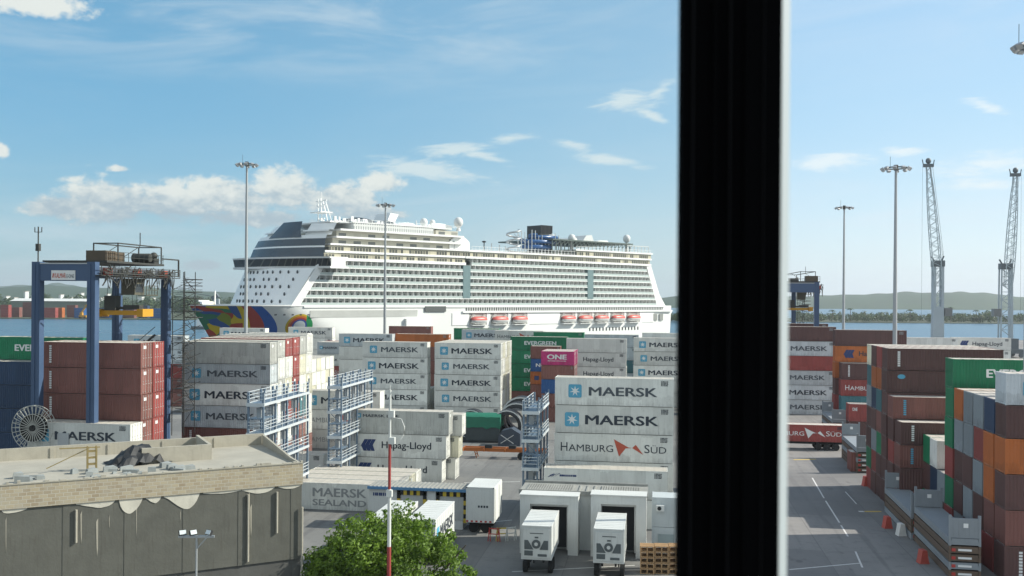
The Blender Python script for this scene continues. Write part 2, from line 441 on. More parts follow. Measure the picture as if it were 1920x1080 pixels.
def mark_meshes(mk, L, h, var=0):
    """[(part name, mesh)] for one kind of marking on a front side of length L and height h"""
    k = (mk, round(L, 2), round(h, 3), var)
    if k in _mk: return _mk[k]
    out = []; b = MB(); zc = h / 2; f = h / 2.896
    def codes(_):
        bb = MB()
        rects(bb, L * .895, L * .955, h - .75 * f, h - .22 * f, 5, 4, fill=.7, seed=3); out.append(('code_plate', bb.mesh('code_plate', M_fade if mk == 'codeslight' else M_ink)))
    if mk in ('star', 'starsmall', 'starline', 'sealand', 'starfade'):
        if mk == 'star':
            q = (1.0, .93, 1.04, .97)[var]; dx_ = (0, .012, -.012, .02)[var] * L; dz_ = (0, .06, -.04, .02)[var]
            out.append(('emblem', star_emblem(L * .095 + dx_, 1.42 * f * q, zc - .71 * f * q + dz_)))
            text(b, 'MAERSK', L * .272 + dx_, L * (.272 + .586 * q) + dx_, zc - .46 * f * q + dz_, zc + .46 * f * q + dz_, bold=.03); codes(b)
        elif mk == 'starsmall':
            out.append(('emblem', star_emblem(L * .10, .8 * f, zc - .3 * f)))
            text(b, 'MAERSK', L * .24, L * .85, zc - .2 * f, zc + .3 * f, bold=.03)
        elif mk == 'starline':
            out.append(('emblem', star_emblem(L * .045, .55 * f, h - .95 * f)))
            text(b, 'MAERSK LINE', L * .11, L * .48, h - .86 * f, h - .52 * f, bold=.025); codes(b)
        else:
            text(b, 'MAERSK', L * .24, L * .72, zc - .02, zc + .88 * f, bold=.03); text(b, 'SEALAND', L * .24, L * .72, zc - .98 * f, zc - .32 * f, bold=.03)
        out.append(('lettering', b.mesh('lettering', M_fade if mk == 'sealand' else (M_ink, M_ink2, M_ink, M_ink2)[var])))
    elif mk in ('crane', 'cranetext', 'craneorange'):
        if mk != 'cranetext':
            e = MB()                                   # three slanted feather strokes
            x0, s, z0 = L * .135, 1.55 * f, zc - .72 * f
            for i in range(3):
                a = x0 + i * s * .32
                e.poly([(a + .15 * s, -.006, z0 + .95 * s), (a + .45 * s, -.006, z0 + .95 * s), (a + .2 * s, -.006, z0 + .5 * s), (a + .36 * s, -.006, z0 + .02 * s), (a + .08 * s, -.006, z0 + .02 * s), (a - .14 * s, -.006, z0 + .45 * s)])
            out.append(('emblem', e.mesh('emblem', M_navy)))
        x0, x1 = (L * .335, L * .845) if mk != 'cranetext' else (L * .29, L * .79)
        text(b, 'Hapag-Lloyd', x0, x1, zc - .58 * f, zc + .52 * f, bold=.02); codes(b)
        out.append(('lettering', b.mesh('lettering', M_ink)))
    elif mk in ('pennant', 'pennantwhite', 'pennantfade'):
        y = -.006; xs = .055
        def T(t, a, c, z0, z1): text(b, t, L * a, L * c, z0, z1, bold=.0)
        T('H', .055, .112, zc - .43 * f, zc + .47 * f); T('AMBURG', .122, .50, zc - .43 * f, zc + .28 * f)
        T('S', .762, .806, zc - .43 * f, zc + .42 * f); T('\u00dcD', .815, .945, zc - .43 * f, zc + .40 * f)
        if mk != 'pennantfade': codes(b)
        e = MB(); X = lambda u: L * (.505 + .25 * u); Z = lambda v: zc + f * v
        e.poly([(X(0), y, Z(.92)), (X(.50), y, Z(.10)), (X(.62), y, Z(.06)), (X(.40), y, Z(.0)), (X(.18), y, Z(-.85))])
        e.poly([(X(.62), y, Z(.06)), (X(.74), y, Z(.40)), (X(1.0), y, Z(-.62)), (X(.80), y, Z(-.28))])
        out += [('emblem', e.mesh('emblem', M_wht if mk == 'pennantwhite' else M_red)), ('lettering', b.mesh('lettering', {'pennant': M_ink, 'pennantwhite': M_wht, 'pennantfade': M_fade}[mk]))]
    elif mk == 'green':
        text(b, 'EVERGREEN', L * .25, L * .80, zc - .32 * f, zc + .48 * f, bold=.045)
        out.append(('lettering', b.mesh('lettering', M_wht)))
    elif mk == 'one':
        text(b, 'ONE', L * .19, L * .77, zc - .22 * f, zc + .75 * f, bold=.045); rects(b, L * .2, L * .76, zc - .62 * f, zc - .45 * f, 16, 1, fill=.7, seed=2)
        out.append(('lettering', b.mesh('lettering', M_wht)))
    elif mk == 'onesmall':
        text(b, 'ONE', L * .09, L * .22, h - 1.15 * f, h - .62 * f, bold=.03)
        out.append(('lettering', b.mesh('lettering', M_wht)))
    elif mk == 'nu':
        text(b, 'NU', L * .18, L * .48, zc - .4 * f, zc + .4 * f, bold=.03)
        out.append(('lettering', b.mesh('lettering', M_wht)))
    elif mk == 'square':
        b.poly([(L * .14, -.006, zc - .42), (L * .29, -.006, zc - .42), (L * .29, -.006, zc + .42), (L * .14, -.006, zc + .42)])
        out.append(('emblem', b.mesh('emblem', M_navy)))
    elif mk == 'smallrow':
        text(b, 'OOCL', L * .14, L * .28, h - .95 * f, h - .5 * f, bold=.03)
        out.append(('lettering', b.mesh('lettering', M_wht)))
    elif mk in ('column', 'columnteal'):
        rects(b, L * .09, L * .122, h * .18, h * .88, 1, 8, fill=.72, seed=4)
        out.append(('lettering', b.mesh('lettering', M_wht if mk == 'column' else M_sky)))
    elif mk == 'sideword':
        P = lambda u, v, q: (v, q, u)
        text(b, 'Florens', h * .22, h * .86, L * .20, L * .145, bold=.01, P=P)
        out.append(('lettering', b.mesh('lettering', M_wht)))
    elif mk == 'disc':
        b.poly([(L * .13 + .42 * math.cos(k * math.tau / 16), -.006, h * .72 + .26 * math.sin(k * math.tau / 16)) for k in range(16)])
        out.append(('emblem', b.mesh('emblem', M_sky)))
    elif mk == 'swoosh':
        e = MB()
        for i in range(3): e.poly([(L * .03 + .3 * i, -.006, h - 1.0), (L * .03 + .55 + .3 * i, -.006, h - .75 + .1 * i), (L * .03 + .75 + .28 * i, -.006, h - .55), (L * .03 + .3 + .3 * i, -.006, h - .72)])
        out.append(('emblem', e.mesh('emblem', M_navy)))
        rects(b, L * .13, L * .27, h - .85, h - .6, 9, 1, fill=.75, seed=6); codes(b)
        out.append(('lettering', b.mesh('lettering', M_navy)))
    elif mk in ('codes', 'codeslight'):
        codes(b)
    _mk[k] = out
    return out
MW = {'star': 'with star emblem', 'starsmall': 'with small star', 'starline': 'with tiny corner star', 'sealand': 'with two-line wordmark', 'crane': 'with feather emblem', 'cranetext': 'with plain wordmark', 'craneorange': 'with feather emblem',
      'pennant': 'with red pennant', 'pennantwhite': 'with serif wordmark', 'pennantfade': 'with faint pennant', 'green': 'with white wordmark', 'one': 'with white wordmark', 'onesmall': 'with small word', 'nu': 'with white letters', 'square': 'with dark square',
      'smallrow': 'with small letters', 'column': 'with vertical code', 'columnteal': 'with pale vertical code', 'sideword': 'with sideways word', 'disc': 'with blue disc', 'swoosh': 'with blue swoosh', 'codes': 'with code marks', '': 'unmarked'}
ORD = ['topmost', 'second down', 'third down', 'fourth down', 'fifth down', 'sixth down', 'seventh down']
HID = []
PLACED = []
# 'codes' is put on every side
GRP = 'shipping containers stacked in the yard'
def container(x, y, z, L, h, col, mk, label, doors=True, group=GRP):
    ree = col in 'WKS' and mk != 'column'; var = len(PLACED) * 7 % 4; x += (len(PLACED) * 37 % 11 - 5) * .009; y -= (len(PLACED) * 53 % 7) * .006; mk = mk or 'codes'
    o = link('shipping_container', container_mesh(L, h, ree), None, (x, y, z))
    o.material_slots[0].link = 'OBJECT'; o.material_slots[0].material = cmat(col)
    tag(o, label, 'container', group)
    for nm, me in mark_meshes(mk if (mk != 'codes' or col in 'WGSK') else 'codeslight', L, h, var if mk == 'star' else 0): link(nm, me, o)
    if doors:
        for sd_ in (0, 1):
            d = link('door', door_mesh(h, sd_), o, (L - .05, 0, 0))
            d.material_slots[0].link = 'OBJECT'; d.material_slots[0].material = cmat(col)
    PLACED.append((x, y, z, L, h, label)); HID.append((o, col))
    return o
def parse(t):
    p = t.split(':')
    return p[0], (p[1] if len(p) > 1 else ''), (float(p[2]) if len(p) > 2 else None)
ROWW = ['', 'second row', 'third row', 'fourth row', 'fifth row', 'sixth row', 'seventh row']
LABELS = set()
def stack(where, px, py, side, L, tiers, hh=2.896, rows=(), yfix=None, dx=None, doors=False, sp=2.6, rowdx=0.0, rowh=None):
    """a stack whose front top corner (left or right) stands at photo pixel px, py; tiers top to bottom; rows = the stacks behind it, away from the eye"""
    T = [parse(t) for t in tiers]
    zt = sum((t[2] or hh) for t in T)
    p = hit_y(px, py, yfix) if yfix else hit_z(px, py, zt)
    Lm = 12.192 if L == 40 else 6.058
    x0 = p.x if side == 'L' else p.x - Lm
    y0 = p.y
    for r, col in enumerate([tiers] + list(rows)):
        T = [parse(t) for t in col]; hr = (rowh or hh) if r else hh
        z = sum((t[2] or hr) for t in T)
        for i, (c, mk, h) in enumerate(T):
            h = h or hr; z -= h
            lb = '%s container %s, %s%s %s' % (CC[c][0], MW[mk], ORD[i], (', ' + ROWW[r]) if r else '', where)
            if c == '_': continue
            container(x0 + (dx[i] if dx else 0) + (rowdx * r), y0 + sp * r, z, Lm, h, c, mk, lb, doors)
    return x0, y0

def yard():
    # left pane, near blocks
    xa, ya = stack('in the brown stack beside the crane', 265, 643, 'R', 40, ['B:column', 'B:column', 'B:column', 'B:column', 'B', 'B'], rows=[['R', 'R', 'R', 'R', 'R', 'R']], doors=True)
    stack('before the brown stack', 245, 794, 'R', 40, ['W:star', 'G:star', 'W'], yfix=ya - 2.6, doors=True)
    xs, ys = stack('behind the navy stack at the crane', 155, 633, 'R', 40, ['N:green', 'S', 'B', 'B', 'B', 'B'], rows=[['S', 'G'], ['O', 'B', 'B'], ['R', 'R', 'G'], ['G', 'G'], ['W', 'W', 'R']], doors=False)
    stack('in the navy stack at the crane', 155, 680, 'R', 40, ['D', 'D', 'D', 'D', 'D'], yfix=ys - 2.6)
    stack('between crane legs and white block', 240, 628, 'L', 40, ['G:star', 'G:star', 'R', 'B', 'B'])
    stack('in the big left white block', 342, 639.5, 'L', 40, ['S', 'G:star:2.591', 'W:star', 'G:star', 'B:column', 'B::2.5'],
          rows=[['S::2.3', 'W', 'S', 'W', 'W', 'B::2.9'], ['R::2.45', 'W', 'K', 'R', 'W', 'B::2.9'], ['R::2.5', 'R', 'R', 'O', 'R', 'B::2.9'], ['S::2.6', 'K', 'W', 'T', 'B', 'B::2.9'], ['W::2.7', 'W', 'K', 'W', 'W', 'B::2.9']], doors=True)
    stack('in the far white block behind the left one', 577, 625, 'R', 40, ['W', 'W', 'W', 'W', 'W', 'W'], hh=2.591, rows=[['W', 'W', 'K', 'W'], ['K', 'W', 'W', 'W'], ['W', 'W', 'W', 'W'], ['W', 'K', 'W', 'W'], ['W', 'W', 'W', 'W']])
    stack('under the bow left of the mast', 412, 614.5, 'L', 40, ['W:star', 'W', 'W', 'W', 'W'], rows=[['W', 'W'], ['K', 'W'], ['W', 'W'], ['W', 'K'], ['W', 'W']])
    stack('under the rainbow on the hull', 541, 613, 'L', 40, ['W:star', 'W', 'W', 'W', 'W'], rows=[['W', 'W'], ['W', 'W'], ['K', 'W']])
    stack('behind the short grey stack', 636, 625, 'L', 40, ['G:star', 'W', 'W', 'W', 'W'])
    stack('below the far light mast', 808, 612, 'R', 40, ['B:codes', 'B', 'B', 'B', 'B'])
    stack('behind the twin star stacks', 741, 625.5, 'L', 40, ['O', 'B', 'B', 'B', 'B'], doors=True)
    stack('left of a grey one under the lifeboats', 851, 615, 'L', 40, ['N', 'N', 'N', 'N', 'N'])
    stack('under the first lifeboat', 866, 617.5, 'L', 40, ['G:star', 'W', 'G', 'W', 'W'], rows=[], yfix=None)
    stack('by the green roof under the lifeboats', 928, 619.5, 'L', 40, ['W:pennant', 'W', 'W', 'W', 'W'])
    stack('flat roof behind the dark green stack', 1000, 622, 'L', 40, ['N', 'N', 'N', 'N', 'N'])
    stack('behind the plain wordmark stack', 1197, 628, 'R', 40, ['G', 'G', 'T', 'G', 'G'])
    stack('at the back beside the window bar', 1204, 624, 'L', 40, ['W', 'W', 'W', 'W', 'W'])
    stack('in the short grey stack', 595, 641, 'L', 20, ['G:starsmall', 'S:starsmall', 'R:pennantwhite', 'G:starsmall'], rows=[['W', 'R', 'W', 'W'], ['R', 'R', 'B', 'B']])
    stack('in the narrow mixed stack', 660, 640.5, 'L', 20, ['R', 'D:onesmall', 'R', 'R'])
    xd, yd = stack('in the left twin star stack', 680, 640, 'L', 40, ['W:star', 'W:star', 'W:star', 'W:star', 'W'], rows=[['W', 'W'], ['W', 'W']])
    stack('in the right twin star stack', 815, 641, 'L', 40, ['W:star', 'W:star', 'W:star', 'W:star', 'W:star'], yfix=yd, rows=[['K', 'W', 'K', 'W', 'K'], ['W', 'K', 'K', 'K', 'W'], ['K', 'K', 'W', 'W', 'K'], ['W', 'W', 'K', 'K', 'K']], doors=True)
    stack('in the dark green stack', 957, 630.5, 'L', 40, ['N:green', 'N:green', 'N:green', 'N:green', 'B'])
    stack('in the mixed short stack', 995, 648.5, 'L', 20, ['B', 'U:nu', 'O:square', 'B', 'B'], hh=2.591)
    stack('in the stack topped by magenta', 1015, 658, 'L', 20, ['P:one', 'B', 'U', 'B', 'B'], hh=2.591, rows=[['P', 'R', 'W', 'B', 'B'], ['P', 'R', 'B', 'B', 'B']], doors=True)
    stack('in the plain wordmark stack', 1062, 634, 'L', 40, ['W', 'W:cranetext', 'W:cranetext', 'W', 'W'], rows=[['W', 'W', 'W']], doors=True)
    stack('beside the window bar', 1188, 633, 'L', 40, ['W:star', 'W:star', 'W:star', 'W', 'W'])
    xk, yk = stack('in the big front stack', 1041, 706.5, 'L', 40, ['W:star', 'W:star', 'W:pennant', 'W', 'W'], rows=[['S', 'W', 'W'], ['W', 'K', 'W']])
    stack('low in front of the big stack', 1020, 876, 'L', 40, ['W:swoosh', 'W'], doors=True)
    stack('behind the right access rack', 565, 731, 'L', 40, ['W:star', 'W:pennantfade', 'W:pennantfade', 'W::.6'][:3])
    stack('at the foot of the access racks', 607, 852, 'R', 40, ['W'], doors=False)
    stack('in the feather emblem stack', 661, 768, 'L', 40, ['S:starline', 'W:crane', 'W:crane'], dx=[0, -.35, -.8], doors=True, rows=[['W', 'K', 'W']], rowdx=1.1, rowh=2.7)
    stack('in the low row by the dock', 745, 910, 'R', 40, ['W:sealand'], rows=[['W'], ['K'], ['W']], doors=True)
    # right pane
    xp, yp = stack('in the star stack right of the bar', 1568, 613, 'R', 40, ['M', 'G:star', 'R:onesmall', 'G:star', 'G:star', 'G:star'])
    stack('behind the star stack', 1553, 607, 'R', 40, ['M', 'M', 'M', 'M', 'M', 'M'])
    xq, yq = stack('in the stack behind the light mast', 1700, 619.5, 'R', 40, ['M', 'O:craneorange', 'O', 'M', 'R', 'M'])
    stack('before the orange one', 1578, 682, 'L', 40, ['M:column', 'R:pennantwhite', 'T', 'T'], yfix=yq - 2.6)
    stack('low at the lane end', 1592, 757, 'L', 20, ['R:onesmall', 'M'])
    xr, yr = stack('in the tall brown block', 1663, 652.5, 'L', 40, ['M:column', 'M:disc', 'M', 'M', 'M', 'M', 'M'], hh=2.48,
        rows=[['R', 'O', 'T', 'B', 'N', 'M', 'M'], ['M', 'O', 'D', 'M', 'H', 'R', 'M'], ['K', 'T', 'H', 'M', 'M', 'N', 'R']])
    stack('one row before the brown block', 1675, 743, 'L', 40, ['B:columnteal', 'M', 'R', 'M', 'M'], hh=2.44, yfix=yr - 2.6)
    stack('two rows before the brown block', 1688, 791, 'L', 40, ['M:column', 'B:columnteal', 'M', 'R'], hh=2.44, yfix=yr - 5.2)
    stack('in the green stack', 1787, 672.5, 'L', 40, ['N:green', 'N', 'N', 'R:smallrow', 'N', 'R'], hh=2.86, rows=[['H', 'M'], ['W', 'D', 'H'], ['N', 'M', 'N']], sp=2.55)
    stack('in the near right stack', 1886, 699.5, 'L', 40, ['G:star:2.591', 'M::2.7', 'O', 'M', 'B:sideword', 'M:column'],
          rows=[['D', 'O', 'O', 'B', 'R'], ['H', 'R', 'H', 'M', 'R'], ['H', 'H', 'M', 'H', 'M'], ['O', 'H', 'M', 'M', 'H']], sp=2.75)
    stack('far right behind the brown block', 1787, 632.5, 'L', 40, ['W:crane', 'W', 'W', 'W', 'W'], rows=[['W']])
    stack('far right left of the feather one', 1688, 632.5, 'L', 40, ['W', 'W', 'W', 'W', 'W'])
yard()
# ------------------------------------------------------------------ ground, water, far land
M_asph = None
def ground_material():
    mt = bpy.data.materials.new('worn_yard_asphalt'); mt.use_nodes = True
    t = mt.node_tree; b = NB(t); bs = t.nodes['Principled BSDF']
    g = b.n('ShaderNodeNewGeometry'); p = g.outputs['Position']
    n1 = b.noise(p, .06, 5.0, .6); n2 = b.noise(p, .9, 6.0, .65); n3 = b.noise(p, 14.0, 3.0, .6)
    x, y, z = b.xyz(p)
    tr = b.noise(b.vec(b.m('MULTIPLY', x, .9), b.m('MULTIPLY', y, .035), 0.0), 1.0, 4.0, .6)
    c = b.mix(b.step(n1, .35, .65), (.145, .145, .142), (.21, .205, .195))
    c = b.mix(b.m('MULTIPLY', b.step(n2, .5, .72), .5), c, (.095, .095, .096))
    c = b.mix(b.m('MULTIPLY', b.step(tr, .52, .7), .5), c, (.08, .08, .083))
    jx = b.m('LESS_THAN', b.m('FRACT', b.m('DIVIDE', x, 7.5)), .010); jy = b.m('LESS_THAN', b.m('FRACT', b.m('DIVIDE', y, 7.5)), .010)
    c = b.mix(b.m('MULTIPLY', b.m('MAXIMUM', jx, jy), .55), c, (.06, .06, .06))
    pv = b.n('ShaderNodeTexWhiteNoise', noise_dimensions='2D'); b.put(pv.inputs['Vector'], b.vec(b.m('FLOOR', b.m('DIVIDE', x, 7.5)), b.m('FLOOR', b.m('DIVIDE', y, 7.5)), 0.0))
    c = b.mix(b.m('MULTIPLY', b.m('GREATER_THAN', pv.outputs[0], .78), .4), c, (.10, .10, .102))
    oil = b.step(b.noise(b.vec(x, b.m('MULTIPLY', y, .6), 9.0), .45, 3.0, .5), .66, .74)
    c = b.mix(b.m('MULTIPLY', oil, .6), c, (.05, .05, .052))
    c = b.mix(b.m('MULTIPLY', n3, .25), c, (.25, .245, .23))
    b.put(bs.inputs['Base Color'], c); bs.inputs['Roughness'].default_value = .85
    bp = b.n('ShaderNodeBump'); bp.inputs['Strength'].default_value = .3; bp.inputs['Distance'].default_value = .02
    b.put(bp.inputs['Height'], n3); b.put(bs.inputs['Normal'], bp.outputs[0])
    return mt
M_asph = ground_material()
def camv(cx, cd):      # camera-frame (right, depth) to world xy
    v = rt0 * cx + fwd * cd
    return v.x, v.y
S_U = Vector((.7437, .6686)); S_N = Vector((.6686, -.7437)); S_P = Vector((-72.6, 408.5))    # ship side line in the camera frame
def quay():
    q = lambda s, o: camv(*(S_P + S_U * s + S_N * o))
    pts = [q(-900, 6), q(255, 6)]
    a = camv(260, 560); pts += [a, camv(1400, 560), camv(1400, -60), camv(-1400, -60), camv(-1400, 0)]
    b = MB()
    b.prism([(x, y, -3.0) for x, y in pts][::-1], (0, 0, 3.0))
    o = b.obj('ground', M_asph); tag(o, kind='structure')
quay()
def water():
    mt = bpy.data.materials.new('bay_water'); mt.use_nodes = True
    t = mt.node_tree; b = NB(t); bs = t.nodes['Principled BSDF']
    g = b.n('ShaderNodeNewGeometry'); p = g.outputs['Position']
    x, y, z = b.xyz(p)
    n = b.noise(b.vec(x, b.m('MULTIPLY', y, 1.0), 0.0), .35, 5.0, .65)
    n2 = b.noise(b.vec(b.m('MULTIPLY', x, .004), b.m('MULTIPLY', y, .012), 0.0), 1.0, 4.0, .6)
    b.put(bs.inputs['Base Color'], b.mix(b.step(n2, .4, .62), (.045, .11, .17), (.07, .15, .21)))
    b.put(bs.inputs['Roughness'], b.m('MULTIPLY_ADD', n2, .25, .18))
    bs.inputs['IOR'].default_value = 1.33
    bp = b.n('ShaderNodeBump'); bp.inputs['Strength'].default_value = .9; bp.inputs['Distance'].default_value = .5
    b.put(bp.inputs['Height'], n); b.put(bs.inputs['Normal'], bp.outputs[0])
    m_ = MB(); m_.quad((-9000, -500, -2.0), (9000, -500, -2.0), (9000, 14000, -2.0), (-9000, 14000, -2.0))
    tag(m_.obj('water', mt), kind='structure')
water()
M_hill = mat('wooded_hill', (.035, .065, .035), .9, 0, .35, .012, bump=.5, bscale=.05)
M_land = mat('far_shore_land', (.07, .085, .05), .9, 0, .3, .01)
def ridge(name, d0, d1, prof, label=None):
    """a hill range between camera depths d0..d1; prof = [(photo x, crest y)]"""
    b = MB(); rows = []
    xs = [prof[0][0] + (prof[-1][0] - prof[0][0]) * i / 160 for i in range(161)]
    def crest(px):
        for (xa, ya), (xb, yb) in zip(prof, prof[1:]):
            if xa <= px <= xb: return ya + (yb - ya) * (px - xa) / (xb - xa)
        return prof[-1][1]
    for j in range(9):
        v = j / 8; row = []
        for px in xs:
            d = d0 + (d1 - d0) * v
            top = H + (HOR + ROLL * (px - 960) - crest(px)) / F * (d0 + d1) / 2
            z = -2 + (top + 2) * math.sin(math.pi * min(1, v * 1.15)) ** .8
            p = EYE + ray(px, HOR) * d
            nz = mnoise.noise((p.x * .006, p.y * .006, 1.7)) * .22 + mnoise.noise((p.x * .02, p.y * .02, 4)) * .10
            row.append((p.x, p.y, max(-2.5, z * (1 + nz * math.sin(math.pi * v)))))
        rows.append(row)
    b.grid(rows)
    tag(b.obj(name, M_hill), kind='structure')
ridge('hills', 2600, 3600, [(1180, 572), (1230, 560), (1300, 556), (1500, 556), (1560, 554), (1640, 553), (1700, 551), (1750, 549), (1790, 547), (1850, 551), (1910, 556), (1990, 560), (2060, 566)])
ridge('hills', 2800, 4200, [(-120, 545), (-20, 541), (40, 537), (90, 536), (140, 539), (200, 540), (260, 538), (330, 544), (400, 549), (450, 551), (520, 556)])
ridge('hills', 5200, 6800, [(-120, 541), (20, 537), (100, 533), (170, 539), (300, 541), (420, 547), (560, 552), (700, 553), (900, 556), (1150, 559), (1300, 558), (1500, 557), (1800, 556), (2050, 560)])
def shore(name, cor):
    b = MB(); b.prism([(x, y, -3) for x, y in cor][::-1], (0, 0, 1.6)); tag(b.obj(name, M_land), kind='structure')
shore('far_land', [camv(*p) for p in ((-800, 960), (-150, 960), (-60, 1150), (-60, 2600), (-1500, 2600), (-1500, 960))])
shore('island', [camv(*p) for p in ((150, 1120), (330, 1040), (560, 1035), (760, 1100), (740, 1200), (480, 1260), (250, 1260), (140, 1200))])

# ------------------------------------------------------------------ foliage
def leaf_mat(name, col, rnd=.25):
    mt = bpy.data.materials.new(name); mt.use_nodes = True
    t = mt.node_tree; b = NB(t); bs = t.nodes['Principled BSDF']
    g = b.n('ShaderNodeNewGeometry')
    n = b.noise(g.outputs['Position'], .55, 3.0, .6)
    f = b.m('ADD', b.m('MULTIPLY', g.outputs['Random Per Island'], .6), b.m('MULTIPLY_ADD', n, 2.0, -.75), clamp=True)
    c = b.mix(f, tuple(k * .42 for k in col), (col[0] * 1.9, col[1] * 1.6, col[2] * 1.3))
    b.put(bs.inputs['Base Color'], c); bs.inputs['Roughness'].default_value = .5
    bs.inputs['Specular IOR Level'].default_value = .35
    tl = b.n('ShaderNodeBsdfTranslucent'); b.put(tl.inputs[0], b.mix(.5, c, (col[0] * 1.8, col[1] * 1.9, col[2])))
    mx = b.n('ShaderNodeMixShader'); mx.inputs[0].default_value = .3
    t.links.new(bs.outputs[0], mx.inputs[1]); t.links.new(tl.outputs[0], mx.inputs[2])
    t.links.new(mx.outputs[0], t.nodes['Material Output'].inputs[0])
    return mt
M_leaf = leaf_mat('tree_leaves', (.095, .18, .022))
M_far = leaf_mat('far_leaves', (.04, .075, .03))
M_bark = mat('bark', (.10, .075, .055), .9, 0, .3, 3, bump=.6)
def leaves(b, c, rad, n, size, rg, flat=1.0):
    for _ in range(n):
        d = Vector((rg.gauss(0, 1), rg.gauss(0, 1), rg.gauss(0, 1) * flat)).normalized() * rad * rg.uniform(.55, 1.05)
        d.z *= flat
        p = Vector(c) + d
        nrm = (d.normalized() + Vector((rg.gauss(0, .6), rg.gauss(0, .6), rg.gauss(0, .6) + .4))).normalized()
        a = nrm.orthogonal().normalized(); a = (a + nrm.cross(a) * rg.uniform(-1.5, 1.5)).normalized(); c2 = nrm.cross(a)
        l = size * rg.uniform(.7, 1.3); wd = l * .5
        b.add([p - a * l * .5, p + c2 * wd * .5, p + a * l * .5 + nrm * l * .12, p - c2 * wd * .5], [(0, 1, 2, 3)])
def big_tree():
    rg = random.Random(11)
    base = hit_d(735, 1085, 62.0); base.z = 0
    t = empty('broadleaf_tree', base)
    tag(t, 'dense bushy green tree growing below the dock at the bottom edge', 'tree')
    tr = MB(); tr.tube([(0, 0, 0), (.1, 0, 1.6), (0, .1, 3.0)], .3, 10, rads=[.42, .32, .26])
    fol = MB()
    for i in range(9):
        a = i * 2.4; r = 1.5 + 2.6 * rg.random(); e = (r * math.cos(a) * 1.2, r * math.sin(a), 4.2 + 2.4 * rg.random())
        tr.tube([(0, .1, 2.7), (e[0] * .45, e[1] * .45, 3.6), e], .1, 6, rads=[.16, .10, .04])
    tr.obj('trunk', M_bark, t)
    # clumps over an uneven dome, read off the photo outline
    for i in range(190):
        u = rg.uniform(-1, 1); a = rg.uniform(0, math.tau)
        x = .15 + 6.0 * u; prof = max(0, 1 - abs(u + .12) ** 2.3)
        y = rg.uniform(-1, 1) * 3.6 * prof ** .5
        z = 2.2 + rg.random() ** .6 * (6.5 * prof ** .75 - abs(y) * .5)
        z = max(1.6, z) + .8 * mnoise.noise((x * .8, y * .8, 3.3))
        leaves(fol, (x, y, z), rg.uniform(.4, 1.25), 260, .24, rg, .8)
    for i in range(60):                                                    # ragged sprays breaking the outline
        u = rg.uniform(-1, 1.12); x = .3 + 6.2 * u; prof = max(.05, 1 - abs(u + .08) ** 2.3); y = rg.uniform(-1, 1) * 3.4 * prof ** .5
        leaves(fol, (x, y, max(1.5, 2.3 + 6.5 * prof ** .75 - abs(y) * .5 + rg.uniform(-.6, .7))), rg.uniform(.25, .5), 60, .26, rg, 1.0)
    fol.obj('crown', M_leaf, t)
big_tree()
def far_wood(name, label, px0, px1, d0, d1, n, h0, h1, z0=-1.4, seed=3, shade=None):
    """a distant wood, one mass of many crowns"""
    rg = random.Random(seed); b = MB()
    for i in range(n):
        px = rg.uniform(px0, px1); d = rg.uniform(d0, d1); p = EYE + ray(px, HOR) * d
        hh = rg.uniform(h0, h1) * (.7 + .6 * max(0, mnoise.noise((px * .03, 0, seed)) + .4))
        for k in range(3):
            leaves(b, (p.x + rg.uniform(-2, 2), p.y + rg.uniform(-2, 2), z0 + hh * (.35 + .22 * k)), hh * .36, 26, hh * .26, rg, .9)
    tag(b.obj(name, M_far), label, 'trees', kind='stuff')
far_wood('mangrove_wood', 'dark green mangrove wood on the low island beyond the quay', 1490, 1945, 1050, 1180, 330, 5.5, 10.5, seed=5)
far_wood('mangrove_wood', 'low green trees on the point behind the ship stern', 1235, 1290, 1000, 1080, 40, 6, 10, seed=8)
far_wood('far_wood', 'dark trees behind the far container yard across the water', -40, 430, 1250, 1500, 260, 10, 18, seed=6)
far_wood('far_wood', 'scattered woodland below the far left hills', -60, 520, 1700, 2300, 230, 12, 22, seed=7)
def palms():
    rg = random.Random(21)
    for i, (px, d, hh) in enumerate(((1594, 1060, 15), (1782, 1065, 17), (1706, 1070, 14), (1560, 1060, 13), (1830, 1070, 14))):
        p = EYE + ray(px, HOR) * d; t = empty('palm_tree', (p.x, p.y, -1.4))
        tag(t, ['palm standing tallest left of the right light mast', 'palm rising beside the taller harbour crane base', 'palm on the island behind the right light mast', 'palm at the island tip nearest the window bar', 'palm between the two harbour cranes'][i], 'tree', 'palms on the mangrove island')
        b = MB(); b.tube([(0, 0, 0), (.6, 0, hh * .5), (.3, 0, hh)], .3, 6); b.obj('trunk', M_bark, t)
        c = MB()
        for k in range(14):
            a = k * 2.4; l = rg.uniform(3.4, 5)
            pts = [Vector((.3 + math.cos(a) * l * u, math.sin(a) * l * u, hh + 1.2 * u - 3.2 * u * u)) for u in (0, .4, .75, 1)]
            for q0, q1 in zip(pts, pts[1:]):
                s_ = Vector((-math.sin(a), math.cos(a), .0)) * .45
                c.quad(q0 - s_, q0 + s_, q1 + s_ * .6, q1 - s_ * .6)
        c.obj('crown', M_far, t)
palms()

